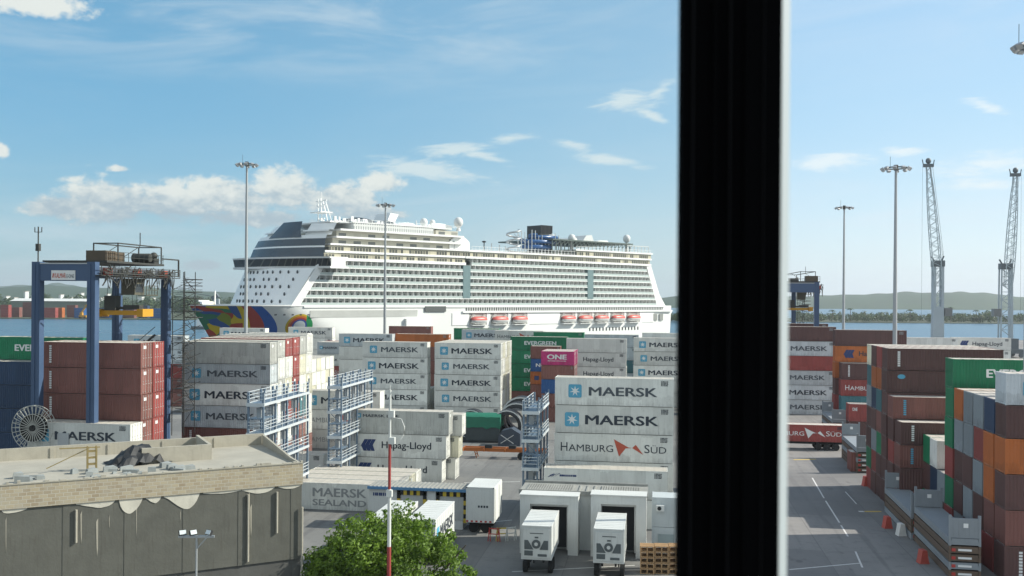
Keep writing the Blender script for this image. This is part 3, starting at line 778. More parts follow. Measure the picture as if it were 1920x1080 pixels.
# ------------------------------------------------------------------ derelict building, lower left
M_plast = mat('stained_grey_plaster', (.115, .115, .10), .9, 0, .3, .9, .75, 0, bump=.4, bscale=6)
M_plast2 = mat('raw_lower_plaster', (.10, .10, .095), .9, 0, .28, .7, .7, 0, bump=.4, bscale=6)
M_cem = mat('pale_cement', (.38, .355, .295), .9, 0, .2, 1.3, .3, 0, bump=.35, bscale=9)
M_roof = mat('dusty_roof_screed', (.36, .34, .29), .95, 0, .25, .5, 0, 0, bump=.4, bscale=4)
def block_mat():
    mt = bpy.data.materials.new('hollow_block_masonry'); mt.use_nodes = True
    t = mt.node_tree; b = NB(t); bs = t.nodes['Principled BSDF']
    tc = b.n('ShaderNodeTexCoord'); x, y, z = b.xyz(tc.outputs['Object'])
    br = b.n('ShaderNodeTexBrick'); b.put(br.inputs['Vector'], b.vec(x, z, 0.0))
    br.inputs['Scale'].default_value = 1.0; br.inputs['Brick Width'].default_value = .42; br.inputs['Row Height'].default_value = .21; br.inputs['Mortar Size'].default_value = .018
    br.inputs['Color1'].default_value = (.42, .36, .25, 1); br.inputs['Color2'].default_value = (.31, .25, .17, 1); br.inputs['Mortar'].default_value = (.46, .43, .36, 1)
    n = b.noise(tc.outputs['Object'], 1.2, 6, .65)
    b.put(bs.inputs['Base Color'], b.mix(b.m('MULTIPLY', b.step(n, .4, .7), .6), br.outputs[0], (.40, .37, .30)))
    bs.inputs['Roughness'].default_value = .95
    bp = b.n('ShaderNodeBump'); bp.inputs['Strength'].default_value = .6; bp.inputs['Distance'].default_value = .02
    b.put(bp.inputs['Height'], br.outputs['Fac']); bp.invert = True; b.put(bs.inputs['Normal'], bp.outputs[0])
    return mt
M_block = block_mat()
def building():
    zt = 12.0
    pr = hit_z(566, 868, zt); pl = hit_z(-30, 913, zt)
    u = Vector((pr.x - pl.x, pr.y - pl.y, 0)); Lb = u.length + 14; u.normalize()
    ang = math.atan2(u.y, u.x)
    t = empty('derelict_building', (pr.x, pr.y, 0), ang)      # local x along the front (0 = right corner, negative to the left), y = back
    tag(t, 'unfinished grey building with block parapet and littered flat roof', 'building')
    D = 10.5; x0 = -Lb
    b = MB(); b.box(x0, 0, 0, D, 5.9, zt - 1.35); b.obj('upper_wall', M_plast, t)
    b = MB(); b.box(x0, -.02, .10, D - .1, -.3, 5.88); b.obj('lower_wall', M_plast2, t)
    b = MB(); b.box(x0, .05, -.10, .12, zt - 1.345, zt); b.obj('parapet', M_block, t)
    b = MB(); b.box(x0, .03, -.14, .18, zt + .004, zt + .07)
    rg = random.Random(4)
    for i in range(40):
        x = rg.uniform(x0, 0); b.box(x, x + rg.uniform(.1, .35), -.12, .1, zt + .07, zt + .07 + rg.uniform(.03, .14))
    b.obj('coping', M_cem, t)
    b = MB(); b.box(x0 + .1, -.1, .2, D - .15, zt - 1.34, zt - .25); b.obj('roof', M_roof, t)
    b = MB(); b.box(x0, .05, D - .16, D + .05, zt - 1.345, zt + .55)
    for i in range(9):
        x = x0 + Lb * i / 9; b.box(x, x + .25, D - .22, D - .161, zt - .76, zt + .45)
    b.obj('back_parapet', M_cem, t)
    b = MB(); b.prism([(-.10, .19, zt - 1.345), (-.10, D - .23, zt - 1.345), (-.10, D - .23, zt + .5), (-.10, 2.5, zt - .02), (-.10, .19, zt - .02)], (.15, 0, 0)); b.obj('side_parapet', M_cem, t)
    b = MB(); b.box(-9.0, -4.6, 5.4, 5.62, zt - .245, zt + .75); b.box(-4.8, -4.6, 5.62, D - .24, zt - .245, zt + .75); b.obj('dividing_wall', M_cem, t)
    # scalloped cement below the block band: plates whose lower edge sags between the columns
    xs = [0.0]
    while xs[-1] > x0 + 1: xs.append(xs[-1] - rg.choice((1.0, 1.5, 1.9, 2.3, 2.8)))
    M_cem2 = mat('bright_cement', (.58, .55, .47), .9, 0, .2, 1.6, .3, 0, bump=.35, bscale=9)
    for xa, xb in zip(xs, xs[1:]):
        if rg.random() < .2: continue
        dep = rg.choice((.10, .18, .3, .5, .85)) * min(1, (xa - xb) / 1.6); n = 14; zt2 = zt - 1.36; sk = rg.uniform(.6, 1.7); xa -= rg.uniform(0, .25)
        pts = [Vector((xa, -.035, zt2)), Vector((xb, -.035, zt2))]
        for k in range(n + 1):
            v = k / n; pts.append(Vector((xb + (xa - xb) * v, -.035, zt2 - .05 - dep * math.sin(math.pi * v ** sk) ** .8 - .07 * abs(mnoise.noise((xb + v * 3, 1, 1))))))
        s_ = MB(); s_.prism([p for p in pts], (0, .03, 0)); s_.obj('cement_patch', M_cem2, t)
    for k in range(16):                                                    # runs of spilt cement down the wall
        x = rg.uniform(x0, -.3); w_ = rg.uniform(.03, .12); l = rg.uniform(.5, 3.2); z1 = zt - 1.4 - rg.uniform(0, 1.0)
        s_ = MB(); s_.prism([Vector((x, -.012, z1)), Vector((x - w_, -.012, z1 - .2)), Vector((x - w_ * .7, -.012, z1 - l * .7)), Vector((x - w_ * .4, -.012, z1 - l)), Vector((x, -.012, z1 - l * .8))], (0, .01, 0)); s_.obj('cement_patch', M_cem, t)
    for x, l in ((-13.2, 1.9), (-1.6, 2.6), (-3.4, 4.2)):                     # white streaky downpipes
        b = MB(); b.tube([(x, -.09, zt - 1.7), (x, -.09, zt - 1.7 - l)], .07, 8); b.obj('downpipe', M_cem, t)
    b = MB(); b.tube([(-.0, -.16, -.2), (-.0, -.16, 9.2)], .07, 8); b.obj('downpipe', M_cem, t)
    for k in range(7):                                                     # shallow pilasters between the bays
        x = -.5 - k * 3.3; b = MB(); b.box(x - .2, x + .2, -.02, -.004, 5.9, zt - 1.36); b.obj('pilaster', M_plast, t)
    W2 = lambda x, y, z: t.matrix_world @ Vector((x, y, z))
    bpy.context.view_layer.update()
    M = t.matrix_world.copy()
    def onroof(name, bld, mats, loc, label, cat, group=None, rz=0):
        o = bld.obj(name, mats); o.location = M @ Vector(loc); o.rotation_euler = (0, 0, ang + rz); tag(o, label, cat, group); return o
    zr = zt - .248
    M_deb = mat('broken_concrete', (.24, .26, .26), .95, 0, .25, 2.0, bump=.4, bscale=8)
    for i in range(46):                                                    # broken slabs lying on the roof
        x = -9.5 - rg.random() * 13 if i < 32 else -6.5 - rg.random() * 5; y = rg.uniform(.6, 3.6)
        a, c, hh = rg.uniform(.3, 1.0), rg.uniform(.2, .5), rg.uniform(.12, .4)
        b = MB(); b.add([(0, 0, 0), (a, .05, 0), (a * .9, c, 0), (.06, c * .9, 0), (.03, .02, hh), (a * .95, .08, hh * .8), (a * .85, c * .9, hh), (.1, c * .8, hh * .9)], [(0, 3, 2, 1), (4, 5, 6, 7), (0, 1, 5, 4), (1, 2, 6, 5), (2, 3, 7, 6), (3, 0, 4, 7)])
        onroof('concrete_chunk', b, M_deb, (x, y, zr), 'broken grey slab lying in the litter on the flat roof', 'rubble', 'broken slabs littering the roof', rg.uniform(-.6, .6))
    b = MB()                                                               # torn dark tarpaulin heap
    rows = []
    for j in range(9):
        rows.append([(i * .36, j * .30, max(.0, 1.15 * math.sin(math.pi * (i + .2) / 11) * math.sin(math.pi * (j + .4) / 9) + .45 * mnoise.noise((i * .8, j * .8, 2)))) for i in range(11)])
    b.grid(rows, False)
    o = onroof('torn_tarpaulin', b, mat('black_tarpaulin', (.025, .027, .03), .6, 0, .2), (-10.6, 4.4, zr), 'torn black tarpaulin heaped on the roof', 'tarpaulin', None, .25)
    b = MB()
    for x in (0, .5): b.bar((x, 0, 0), (x, 0, 1.5), .09); b.bar((x, .4, 0), (x, .4, 1.5), .09)
    for z in (.4, .8, 1.2): b.bar((0, 0, z), (.5, 0, z), .07); b.bar((0, .4, z), (.5, .4, z), .07)
    b.bar((-1.6, 0, 1.5), (.7, 0, 1.45), .07); b.bar((-2.3, .2, .3), (0.1, .2, 1.4), .05)
    onroof('roof_frame', b, mat('rusty_yellow_steel', (.28, .22, .10), .8, .2, .3, 3, 0, .5), (-12.3, 4.2, zr), 'small rusty frame with bent bars on the littered roof', 'frame')
    b = MB()
    for k in range(4): b.tube([(0, 0, 0), (.2 * (k - 1.5), .1, .6), (.35 * (k - 1.5), .15, 1.4 + .2 * (k % 2))], .02, 5)
    onroof('bent_rebar', b, M_dark, (-18.0, 5.4, zr), 'thin bent reinforcing bars sticking up from the roof', 'rebar')
building()
def flood_post():
    p = hit_d(368, 1085, 46.0); t = empty('floodlight_post', (p.x, p.y, 0), .2)
    tag(t, 'slim steel post with crossbar and small floodlights before the grey building', 'lamp')
    zt = hit_d(368, 1008, 46.0).z
    b = MB(); b.tube([(0, 0, 0), (0, 0, zt)], .05, 8); b.obj('post', M_steel, t)
    b = MB(); b.box(-.85, .85, -.05, .05, zt, zt + .10); b.bar((0, 0, zt - .55), (.5, 0, zt + .02), .05); b.obj('crossbar', M_steel, t)
    for x, a in ((-.65, .5), (-.15, .7), (.6, -.6)):
        b = MB(); M = Matrix.Translation((x, -.05, zt + .25)) @ Matrix.Rotation(a, 4, 'Z') @ Matrix.Rotation(-.5, 4, 'X')
        b.box(-.17, .17, -.06, .06, -.12, .12, M); b.cur = 1; b.box(-.15, .15, -.075, -.06, -.1, .1, M); b.bar((x, 0, zt + .1), (x, -.05, zt + .16), .04)
        b.obj('floodlight', [M_dark, mat('lamp_glass', (.6, .65, .66), .15, 0, .05, spec=.8)], t)
flood_post()
def mast_red_white():
    p = hit_d(729, 1085, 57.0); t = empty('striped_mast', (p.x, p.y, 0))
    tag(t, 'thin red and white striped mast standing in front of the bushy tree', 'mast')
    z = lambda py: hit_d(729, py, 57.0).z
    mw, mr = mat('mast_white', (.62, .63, .60), .5, 0, .1), mat('mast_red', (.30, .05, .045), .5, 0, .1)
    segs = [(0, z(1025), mr, .125), (z(1025), z(917), mw, .11), (z(917), z(832), mr, .085), (z(832), z(731), mw, .075)]
    for a, c, m_, r in segs:
        b = MB(); b.tube([(0, 0, a), (0, 0, c)], r, 10); b.obj('mast_section', m_, t)
    for py, dx in ((776, .1), (826, .15), (925, 0)):
        zz = z(py); b = MB(); b.box(dx - .17, dx + .17, -.13, .13, zz - .2, zz + .2); b.obj('junction_box', mw, t)
    b = MB(); b.tube([(.6, 0, z(826)), (.85, 0, z(815)), (.9, 0, z(800)), (.7, 0, z(785)), (.1, 0, z(782))], .02, 6); b.obj('cable_loop', mw, t)
    b = MB(); b.bar((-.25, 0, z(735)), (.25, 0, z(735)), .05); b.tube([(0, 0, z(731)), (0, 0, z(722))], .02, 6); b.obj('antenna', mw, t)
mast_red_white()

# ------------------------------------------------------------------ reefer access racks
M_rack = mat('blue_grey_rack_steel', (.16, .22, .29), .5, .2, .12, 1.5, 0, .15)
M_rail = mat('galvanised_railing', (.62, .66, .68), .45, .3, .1)
def rack(px, pytop, d, nb, nfl, label, wd=1.5, fl=2.9, bay=3.0, lead=1.15):
    """steel access gantry running away from the eye; near left post at px, upper floor at pytop"""
    p = hit_d(px, pytop, d); t = empty('access_rack', (p.x, p.y, 0)); tag(t, label, 'access rack', 'steel access racks between reefer containers')
    zt = p.z; L = nb * bay
    b = MB()
    for j in range(nb + 1):
        for x in (0, wd): b.box(x - .09, x + .09, j * bay - .09, j * bay + .09, 0, zt + lead)
        b.bar((wd + .12, j * bay, zt + lead - .1), (wd + .12, j * bay, zt + lead + .35), .12)
    b.obj('post_frame', M_rack, t)
    for k in range(nfl):
        z = zt - k * fl
        if z < .5: break
        b = MB(); b.box(-.05, wd + .05, -.1, L + .1, z - .08, z)
        b.cur = 1
        for x in (-.14, wd + .14): b.box(x - .045, x + .045, -.1, L + .1, z - .18, z + .08)
        b.box(-.18, wd + .18, -.17, -.1, z - .26, z + .08)
        b.obj('walkway', [M_rack, M_rail], t)
        b = MB()
        for x in (-.12, wd + .12):
            for zz in (.45, .8, 1.12): b.box(x - .028, x + .028, 0, L, z + zz - .028, z + zz + .028)
            for j in range(nb * 2 + 1): b.box(x - .03, x + .03, j * bay / 2 - .03, j * bay / 2 + .03, z, z + 1.12)
        for zz in (.45, .8, 1.12): b.box(0, wd, -.128, -.072, z + zz - .028, z + zz + .028)
        b.obj('railing', M_rail, t)
        for j in range(nb):
            b = MB(); y = j * bay + .9
            b.box(wd * .3, wd * .62, y, y + .5, z - 1.5, z - .5); b.box(wd * .3, wd * .5, y + 1.0, y + 1.5, z - 1.1, z - .6)
            b.bar((wd * .75, y + 1.6, z - .1), (wd * .75, y + 1.6, z - fl + .1), .07); b.bar((wd * .4, y + .3, z - .52), (wd * .75, y + 1.6, z - .52), .06)
            b.obj('socket_box', M_steel, t)
    for k in range(int(zt / fl) + 1):
        b = MB(); z0 = zt - k * fl
        if z0 - fl < 0: continue
        for x in (.25, wd - .29): b.box(x, x + .04, L * .2, L * .2 + .04, z0 - 2.6, z0)
        b.box(-.02, wd + .02, .05, L * .2 + .05, z0 - fl * .5 - .05, z0 - fl * .5 + .01)
        b.bar((0, 0, z0), (wd, 0, z0 - fl * .5), .06) if k % 2 else None
        b.box(-.02, wd + .02, -.05, .05, z0 - fl * .5 - .06, z0 - fl * .5 + .06)
        for s_ in range(9): b.box(.25, wd - .25, L * .2, L * .2 + .04, z0 - .3 * s_ - .03, z0 - .3 * s_)
        b.obj('ladder', M_rack, t)
rack(466, 757, 93, 4, 4, 'long blue-grey steel access rack before the left white block, nearest the building')
rack(617, 725, 112, 4, 5, 'middle blue-grey access rack between the pennant and feather stacks')
rack(982, 772, 99, 3, 4, 'tall narrow access rack beside the big front stack', wd=1.45)
# ------------------------------------------------------------------ cruise ship
M_ship = mat('ship_white', (.86, .86, .84), .35, 0, .05, .05)
M_shipg = mat('cabin_wall', (.56, .58, .56), .5, 0, .1, .3)
M_glassb = mat('balcony_glass', (.46, .53, .51), .15, 0, .1, .2, spec=.7)
M_dkgl = mat('tinted_glass', (.018, .035, .055), .12, 0, .25, .25, spec=.8)
M_beige = mat('beige_panels', (.50, .45, .32), .4, 0, .18, .3)
M_win = mat('window_glass', (.03, .035, .04), .15, 0, .2, 1.0, spec=.8)
M_slide = mat('blue_slide', (.02, .08, .22), .25, 0, .1)
M_orange = mat('lifeboat_red', (.60, .12, .10), .35, 0, .1)
M_radome = mat('radome_white', (.66, .67, .66), .4, 0, .05)
M_funnel = mat('funnel_black', (.022, .026, .028), .5, 0, .2)

def hull_mat():
    """white hull with a painted bow: patches of red, blue, yellow and green behind the stem, red and blue arcs, and a rainbow arch further aft"""
    mt = bpy.data.materials.new('painted_hull'); mt.use_nodes = True
    t = mt.node_tree; b = NB(t); bs = t.nodes['Principled BSDF']
    tc = b.n('ShaderNodeTexCoord'); x, y, z = b.xyz(tc.outputs['Object'])
    wn = b.n('ShaderNodeTexNoise'); b.put(wn.inputs['Vector'], tc.outputs['Object']); wn.inputs['Scale'].default_value = .09; wn.inputs['Detail'].default_value = 1.5
    wx = b.m('ADD', x, b.m('MULTIPLY', b.m('SUBTRACT', wn.outputs[0], .5), 16.0))
    # long leaf-shaped patches: bands across a warped diagonal
    band = b.m('ADD', b.m('MULTIPLY', wx, .34), b.m('MULTIPLY', z, -.42))
    vo = b.n('ShaderNodeTexVoronoi', feature='F1'); b.put(vo.inputs['Vector'], b.vec(b.m('MULTIPLY', wx, .17), 0.0, b.m('MULTIPLY', b.m('ADD', z, b.m('MULTIPLY', wx, .35)), .34))); vo.inputs['Scale'].default_value = 1.0
    cs = b.xyz(vo.outputs['Color'])
    rp = b.n('ShaderNodeValToRGB'); b.put(rp.inputs[0], cs[0]); cr = rp.color_ramp; cr.interpolation = 'CONSTANT'
    cols = ((0, (.46, .055, .035)), (.26, (.74, .54, .02)), (.52, (.03, .22, .12)), (.70, (.03, .11, .36)), (.86, (.26, .32, .03)))
    for i, (p, c) in enumerate(cols):
        e = cr.elements[i] if i < 2 else cr.elements.new(p)
        e.position = p; e.color = (*c, 1)
    col = rp.outputs[0]
    # arcs: curved edges sweeping down and aft
    q = b.m('POWER', b.m('DIVIDE', b.m('SUBTRACT', z, 7.5), 11.2, clamp=True), 1.8)
    def gt(e_, k_): return b.m('GREATER_THAN', b.m('ADD', x, b.m('MULTIPLY', q, k_)), e_)
    col = b.mix(gt(-38.5, 5.0), col, (.74, .54, .02)); col = b.mix(gt(-36.0, 6.0), col, (.48, .06, .045)); col = b.mix(gt(-31.0, 8.0), col, (.02, .12, .46))
    white = (.78, .79, .77)
    col = b.mix(gt(-26.5, 8.6), col, white)
    # rainbow arch
    ax = b.m('SUBTRACT', x, -18.7); az = b.m('SUBTRACT', z, 10.4)
    r2 = b.m('SQRT', b.m('ADD', b.m('MULTIPLY', ax, ax), b.m('MULTIPLY', b.m('MULTIPLY', az, az), 1.2)))
    for rad, c in ((5.4, (.62, .44, .02)), (4.6, (.62, .20, .03)), (3.8, (.42, .06, .05)), (3.0, (.05, .09, .36)), (2.3, (.66, .72, .74))):
        col = b.mix(b.m('LESS_THAN', r2, rad), col, c)
    col = b.mix(b.m('MULTIPLY', b.m('GREATER_THAN', ax, 2.4), b.m('MULTIPLY', b.m('LESS_THAN', r2, 5.4), b.m('GREATER_THAN', r2, 3.0))), col, (.03, .30, .10))
    port = b.m('MULTIPLY', b.m('LESS_THAN', b.m('ABSOLUTE', b.m('SUBTRACT', z, 15.0)), .30), b.m('GREATER_THAN', b.m('SINE', b.m('MULTIPLY', x, 1.9)), .62))
    port = b.m('MULTIPLY', port, b.m('MULTIPLY', b.m('GREATER_THAN', x, -32.0), b.m('LESS_THAN', x, 30.0)))
    col = b.mix(b.m('MULTIPLY', port, .85), col, (.05, .06, .08))
    b.put(bs.inputs['Base Color'], col); bs.inputs['Roughness'].default_value = .35
    return mt
def panes_mat(name, base, glass, px, wx, pz0, pz1, thr):
    """a wall with rows of dark window panes: period px along the ship, pane share wx, between object heights pz0..pz1 of each deck"""
    mt = bpy.data.materials.new(name); mt.use_nodes = True
    t = mt.node_tree; b = NB(t); bs = t.nodes['Principled BSDF']
    tc = b.n('ShaderNodeTexCoord'); x, y, z = b.xyz(tc.outputs['Object'])
    u = b.m('FRACT', b.m('MULTIPLY', x, 1.0 / px)); v = b.m('FRACT', b.m('DIVIDE', b.m('ADD', z, 1.0), DK))
    inn = b.m('MULTIPLY', b.m('LESS_THAN', u, wx), b.m('MULTIPLY', b.m('GREATER_THAN', v, pz0), b.m('LESS_THAN', v, pz1)))
    big = b.step(b.noise(b.vec(b.m('MULTIPLY', b.m('FLOOR', b.m('MULTIPLY', x, 1.0 / px)), px * .16), 0.0, b.m('FLOOR', b.m('DIVIDE', z, DK))), 1.0, 3.0, .7), thr, thr + .05)
    f = b.m('MULTIPLY', inn, b.m('MULTIPLY_ADD', big, .8, .12))
    b.put(bs.inputs['Base Color'], b.mix(f, base, glass)); b.put(bs.inputs['Roughness'], b.m('MULTIPLY_ADD', f, -.3, .5))
    return mt
DK = 3.2
ZK = lambda k: 22.2 + DK * k
def ship():
    ox, oy = camv(*(S_P - S_N * 23.0)); u = rt0 * S_U.x + fwd * S_U.y
    t = empty('cruise_ship', (ox, oy, 0), math.atan2(u.y, u.x))        # local x aft, local -y towards the yard
    tag(t, 'huge white cruise ship with painted bow moored behind the container stacks', 'cruise ship')
    HB = 23.0; top = ZK(-1) - .3
    rows = []
    for j in range(15):
        v = j / 14; z = -4 + (top + 4) * v
        s0 = -44 - 12.8 * max(0, v) ** 1.25; Le = 62 - 24 * v; r = []
        n = 40
        st = [s0 + (20 - s0) * (i / (n - 1)) ** 1.5 for i in range(n)] + [60, 110, 160, 200, 221 + 1.5 * v]
        for s in st:
            f = min(1, max(0, (s - s0) / Le)); hb = HB * math.sin(math.pi / 2 * f) ** (.95 - .2 * v)
            if s > 200: hb *= 1 - .02 * (s - 200) / 20
            r.append((s, -hb, z))
        rows.append(r)
    b = MB(); b.grid(rows); b.grid([[(x, -y, z) for x, y, z in r][::-1] for r in rows])
    e = [r[-1] for r in rows]
    b.add([q for q in e] + [(x, -y, z) for x, y, z in e], [(j, j + 1, 15 + j + 1, 15 + j) for j in range(14)])
    tp = rows[-1]; b.add([q for q in tp] + [(x, -y, z) for x, y, z in tp], [(i, i + 1, len(tp) + i + 1, len(tp) + i) for i in range(len(tp) - 1)])
    b.obj('hull', hull_mat(), t)
    # bulwark on the foredeck and small deck gear
    b = MB()
    for q0, q1 in zip(tp[:26], tp[1:27]):
        for sg in (1, -1): b.bar((q0[0], q0[1] * sg, q0[2] + .1), (q1[0], q1[1] * sg, q1[2] + .1), .3, .5)
    b.obj('bulwark_rail', M_ship, t)
    b = MB(); b.tube([(-46, 0, top), (-46, 0, top + 6)], .35, 8); b.box(-52, -47, -1, 1, top, top + 1.6); b.bar((-53, 0, top + 1.8), (-48.5, 0, top + 1.8), .6); b.obj('foremast', M_ship, t)
    # --- curved front, deck by deck
    FS = lambda sc, ss, hw, bq, q: sc + (ss - sc) * (q / hw) ** 2 - bq * q
    def front(z, sc, ss, hw, bq=.2, n=24):
        return [(FS(sc, ss, hw, bq, q), q, z) for q in [hw - 2 * hw * i / n for i in range(n + 1)]]
    def loft(name, a, c, m_, thick=0):
        bb = MB(); bb.grid([front(*a), front(*c)], True); return bb.obj(name, m_, t)
    loft('lower_front', (top - .2, -30, -26.2, HB, .10), (ZK(4) - .4, -21, -17, HB, .17), M_ship)
    for row in range(5):
        v = .10 + .195 * row; z = top + (ZK(4) - .4 - top) * v
        for q in (18, 14.5, 11.5, 8, 3.5, 0.5, -3.0, -7.5, -12.0, -16.5)[0 if row > 1 else 1:]:
            if q in (3.5, -12.0) and row % 2: continue
            s = FS(-30 + 9 * v, -26.2 + 9.2 * v, HB, .10 + .07 * v, q)
            bb = MB(); bb.ball((s - .05, q, z), .3, .75, .95, 8, 6); bb.obj('porthole', M_win, t)
    # bridge with wings
    b = MB(); z0, z1 = ZK(4) + .3, ZK(4) + 3.6; hw = 28
    f0 = front(z0, -20.5, -16, hw, .28); f1 = front(z1, -21.3, -16.8, hw, .28)
    b.grid([f0, f1]); b.obj('bridge_windows', panes_mat('bridge_glazing', (.10, .095, .08), (.018, .022, .028), 1.3, .86, 0, 1, .2), t)
    b = MB()
    for za, zb, o in ((z0 - .9, z0, .25), (z1, z1 + .7, .5)):
        fa = front(za, -20.7 - o, -16.2 - o, hw + .2, .28); fb = front(zb, -21.0 - o, -16.5 - o, hw + .2, .28)
        b.grid([fa, fb]); bk = [(x + 9, y, z) for x, y, z in fa]; b.grid([bk, fa]); bk2 = [(x + 9, y, z) for x, y, z in fb]; b.grid([fb, bk2])
        for i in (0, -1): b.add([fa[i], fb[i], bk2[i], bk[i]], [(0, 1, 2, 3)])
    for sg in (1, -1): b.box(-16 - sg * 7.8, -9 - sg * 7.8, sg * hw - .15 if sg > 0 else -hw - .15, sg * hw + .15 if sg > 0 else -hw + .15, z0, z1)
    b.obj('bridge_deck', M_ship, t)
    # tinted upper front
    lv = [(ZK(5) + 1.0, -18, -14, .235), (ZK(6) + 2.0, -16.8, -12.8, .21), (ZK(6) + 2.7, -16.5, -12.5, .20), (ZK(7) + 2.6, -15.4, -11.4, .17), (ZK(7) + 3.2, -15, -11, .165), (ZK(9), -13.2, -9.2, .13), (ZK(10) + .8, -10.5, -6.5, .10)]
    hw = 22.6
    for i, m_ in enumerate((M_dkgl, M_ship, M_dkgl, M_ship)):
        a, c = lv[i], lv[i + 1]; loft('tinted_glazing' if m_ is M_dkgl else 'front_band', (a[0], a[1], a[2], hw, a[3]), (c[0], c[1], c[2], hw, c[3]), m_)
    loft('front_band', (ZK(4) + 4.2, -18.8, -14.8, hw, .25), (ZK(5) + 1.0, -18, -14, hw, .235), M_ship)
    b = MB(); q = 8.5; n = 10; a, c, d = lv[4], lv[5], lv[6]
    pos = lambda l, y, o=.0: (FS(l[1], l[2], hw, l[3], y) - o, y, l[0])
    b.grid([[pos(l, (q + 2.5 - k * 2.0) - 2 * (q + 2.5 - k * 2.0) * i / n, .35) for i in range(n + 1)] for k, l in enumerate((a, c, d))]); b.obj('tinted_glazing', M_dkgl, t)
    for sg in (1, -1):
        b = MB(); ys = [sg * (hw - (hw - q - 1) * i / 6) for i in range(7)]
        for o, (za, zb) in enumerate(((0, .35), (.35, .55))):
            pass
        I = lambda v, k: a[k] + (c[k] - a[k]) * v
        rr = [[(FS(I(v, 1), I(v, 2), hw, I(v, 3), y) + off, y, I(v, 0)) for y in ys] for v, off in ((0, 0), (.3, 0), (.3, 2.2), (.8, 2.2), (.8, .4), (1.0, .4))]
        tp_ = [(FS(I(1, 1), I(1, 2), hw, I(1, 3), y) + .4, y, c[0]) for y in ys]; rr += [tp_, [(FS(c[1], c[2], hw, c[3], y) + 2.5, y, c[0] + .05) for y in ys], [(FS(d[1], d[2], hw, d[3], y) + 2.0, y, d[0] - 1.0) for y in ys]]
        b.grid(rr if sg > 0 else [r[::-1] for r in rr], False)
        b.obj('front_terrace', M_ship, t)
    # --- white side flank behind the raked front edge
    for sg in (-1, 1):
        b = MB()
        pts = [Vector((-24, sg * HB, top - .2)), Vector((-12.5, sg * HB, ZK(4) - .4)), Vector((-9, sg * HB, ZK(5) + 1)), Vector((-3.5, sg * HB, ZK(5) + 1)), Vector((-8.5, sg * HB, ZK(4) - .2)), Vector((-20, sg * HB, top - .2))]
        b.prism(pts if sg < 0 else pts[::-1], (0, -sg * 2.4, 0)); b.obj('side_flank', M_ship, t); b = MB()
        pts = [Vector((209, sg * HB, top)), Vector((199.5, sg * HB, ZK(6))), Vector((203.5, sg * HB, ZK(6))), Vector((206.5, sg * HB, ZK(4))), Vector((211, sg * HB, ZK(1))), Vector((216.5, sg * HB, top))]
        b.prism(pts if sg < 0 else pts[::-1], (0, -sg * 2.4, 0)); b.obj('side_flank', M_ship, t)
    # --- balcony decks: white slab edge, glass front, partitions, recessed cabin wall
    core = panes_mat('cabin_doors', (.52, .55, .53), (.08, .095, .10), 3.1, .60, .12, .80, .38)
    b = MB()
    for k in range(-1, 6):
        v = (k + 1) / 6.0; s0 = -21.0 + 12 * min(1, v * 1.05); s1 = 211 - 11 * v
        if k == 5: s0 = 71.5
        b.box(s0 + .4, s1 - .4, -HB + 2.1, HB - 2.1, ZK(k) + .02, ZK(k + 1) - .02)
    b.obj('cabin_block', core, t)
    for k in range(-1, 6):
        v = (k + 1) / 6.0; s0 = -21.0 + 12 * min(1, v * 1.05); s1 = 211 - 11 * v
        if k == 5: s0 = 71.5
        b = MB()
        b.box(s0, s1, -HB - .1, -HB + 2.08, ZK(k) - .38, ZK(k)); b.box(s0, s1, HB - 2.08, HB + .1, ZK(k) - .38, ZK(k))
        b.cur = 1; b.box(s0 + .2, s1 - .2, -HB + .02, -HB + .08, ZK(k) + .02, ZK(k) + 1.08)
        b.cur = 0
        s = s0 + 1
        while s < s1 - .5:
            b.box(s - .07, s + .07, -HB + .1, -HB + 2.08, ZK(k) + .02, ZK(k + 1) - .4); s += 3.1
        b.obj('balcony_deck', [M_ship, M_glassb], t)
    for s in (66.5, 151.5):                                         # vertical dark glazed bays
        b = MB(); b.box(s, s + 4.4, -HB - .15, -HB + 1.8, ZK(0), ZK(5) - .5); b.obj('glazed_bay', mat('bay_glass', (.16, .24, .25), .2, 0, .2, .3, spec=.7), t)
    # --- bands and glazed decks above
    def deck(name, s0, s1, k, h0, h1, y, m_):
        bb = MB(); bb.box(s0, s1, -y, y, ZK(k) + h0, ZK(k) + h1); return bb.obj(name, m_, t)
    glaz = panes_mat('deck_glazing', (.55, .51, .38), (.035, .04, .042), 1.55, .86, .12, .97, .44)
    deck('white_band', -11, 68, 5, -.35, .95, HB + .3, M_ship); deck('white_band', 68.02, 203.5, 6, -.3, .75, HB + .3, M_ship)
    deck('glazed_deck', -8.5, 68, 5, .97, 3.0, HB - .5, glaz); deck('white_band', -8, 70, 6, -.18, .74, HB + .1, M_ship)
    deck('glazed_deck', -6, 70, 6, .76, 3.0, HB - .6, glaz); deck('white_band', -5.5, 70, 7, -.18, .6, HB + .1, M_ship)
    bal = panes_mat('terrace_wall', (.50, .48, .40), (.12, .13, .13), 7.5, .5, .2, .9, .45)
    for k in (7, 8):
        deck('terrace_wall', -3 + 2 * (k - 7), 66 - 1.5 * (k - 7), k, .62, 3.0, HB - 2.6, bal); deck('white_band', -2.5 + 2 * (k - 7), 67, k + 1, -.18, .62, HB - .1, M_ship)
    deck('screen_wall', 6, 49, 9, .64, 3.4, HB - .3, panes_mat('screen_panels', (.66, .67, .65), (.30, .32, .32), 1.2, .45, .15, .9, .1)); deck('white_band', 5.5, 49.5, 10, .25, .7, HB - .1, M_ship)
    deck('screen_wall', 51, 64, 9, .64, 2.6, HB - 1.0, bal)
    deck('glazed_deck', 70.02, 203, 6, .77, 2.9, HB - .5, glaz); deck('white_band', 70.02, 204, 7, -.28, .62, HB + .1, M_ship)
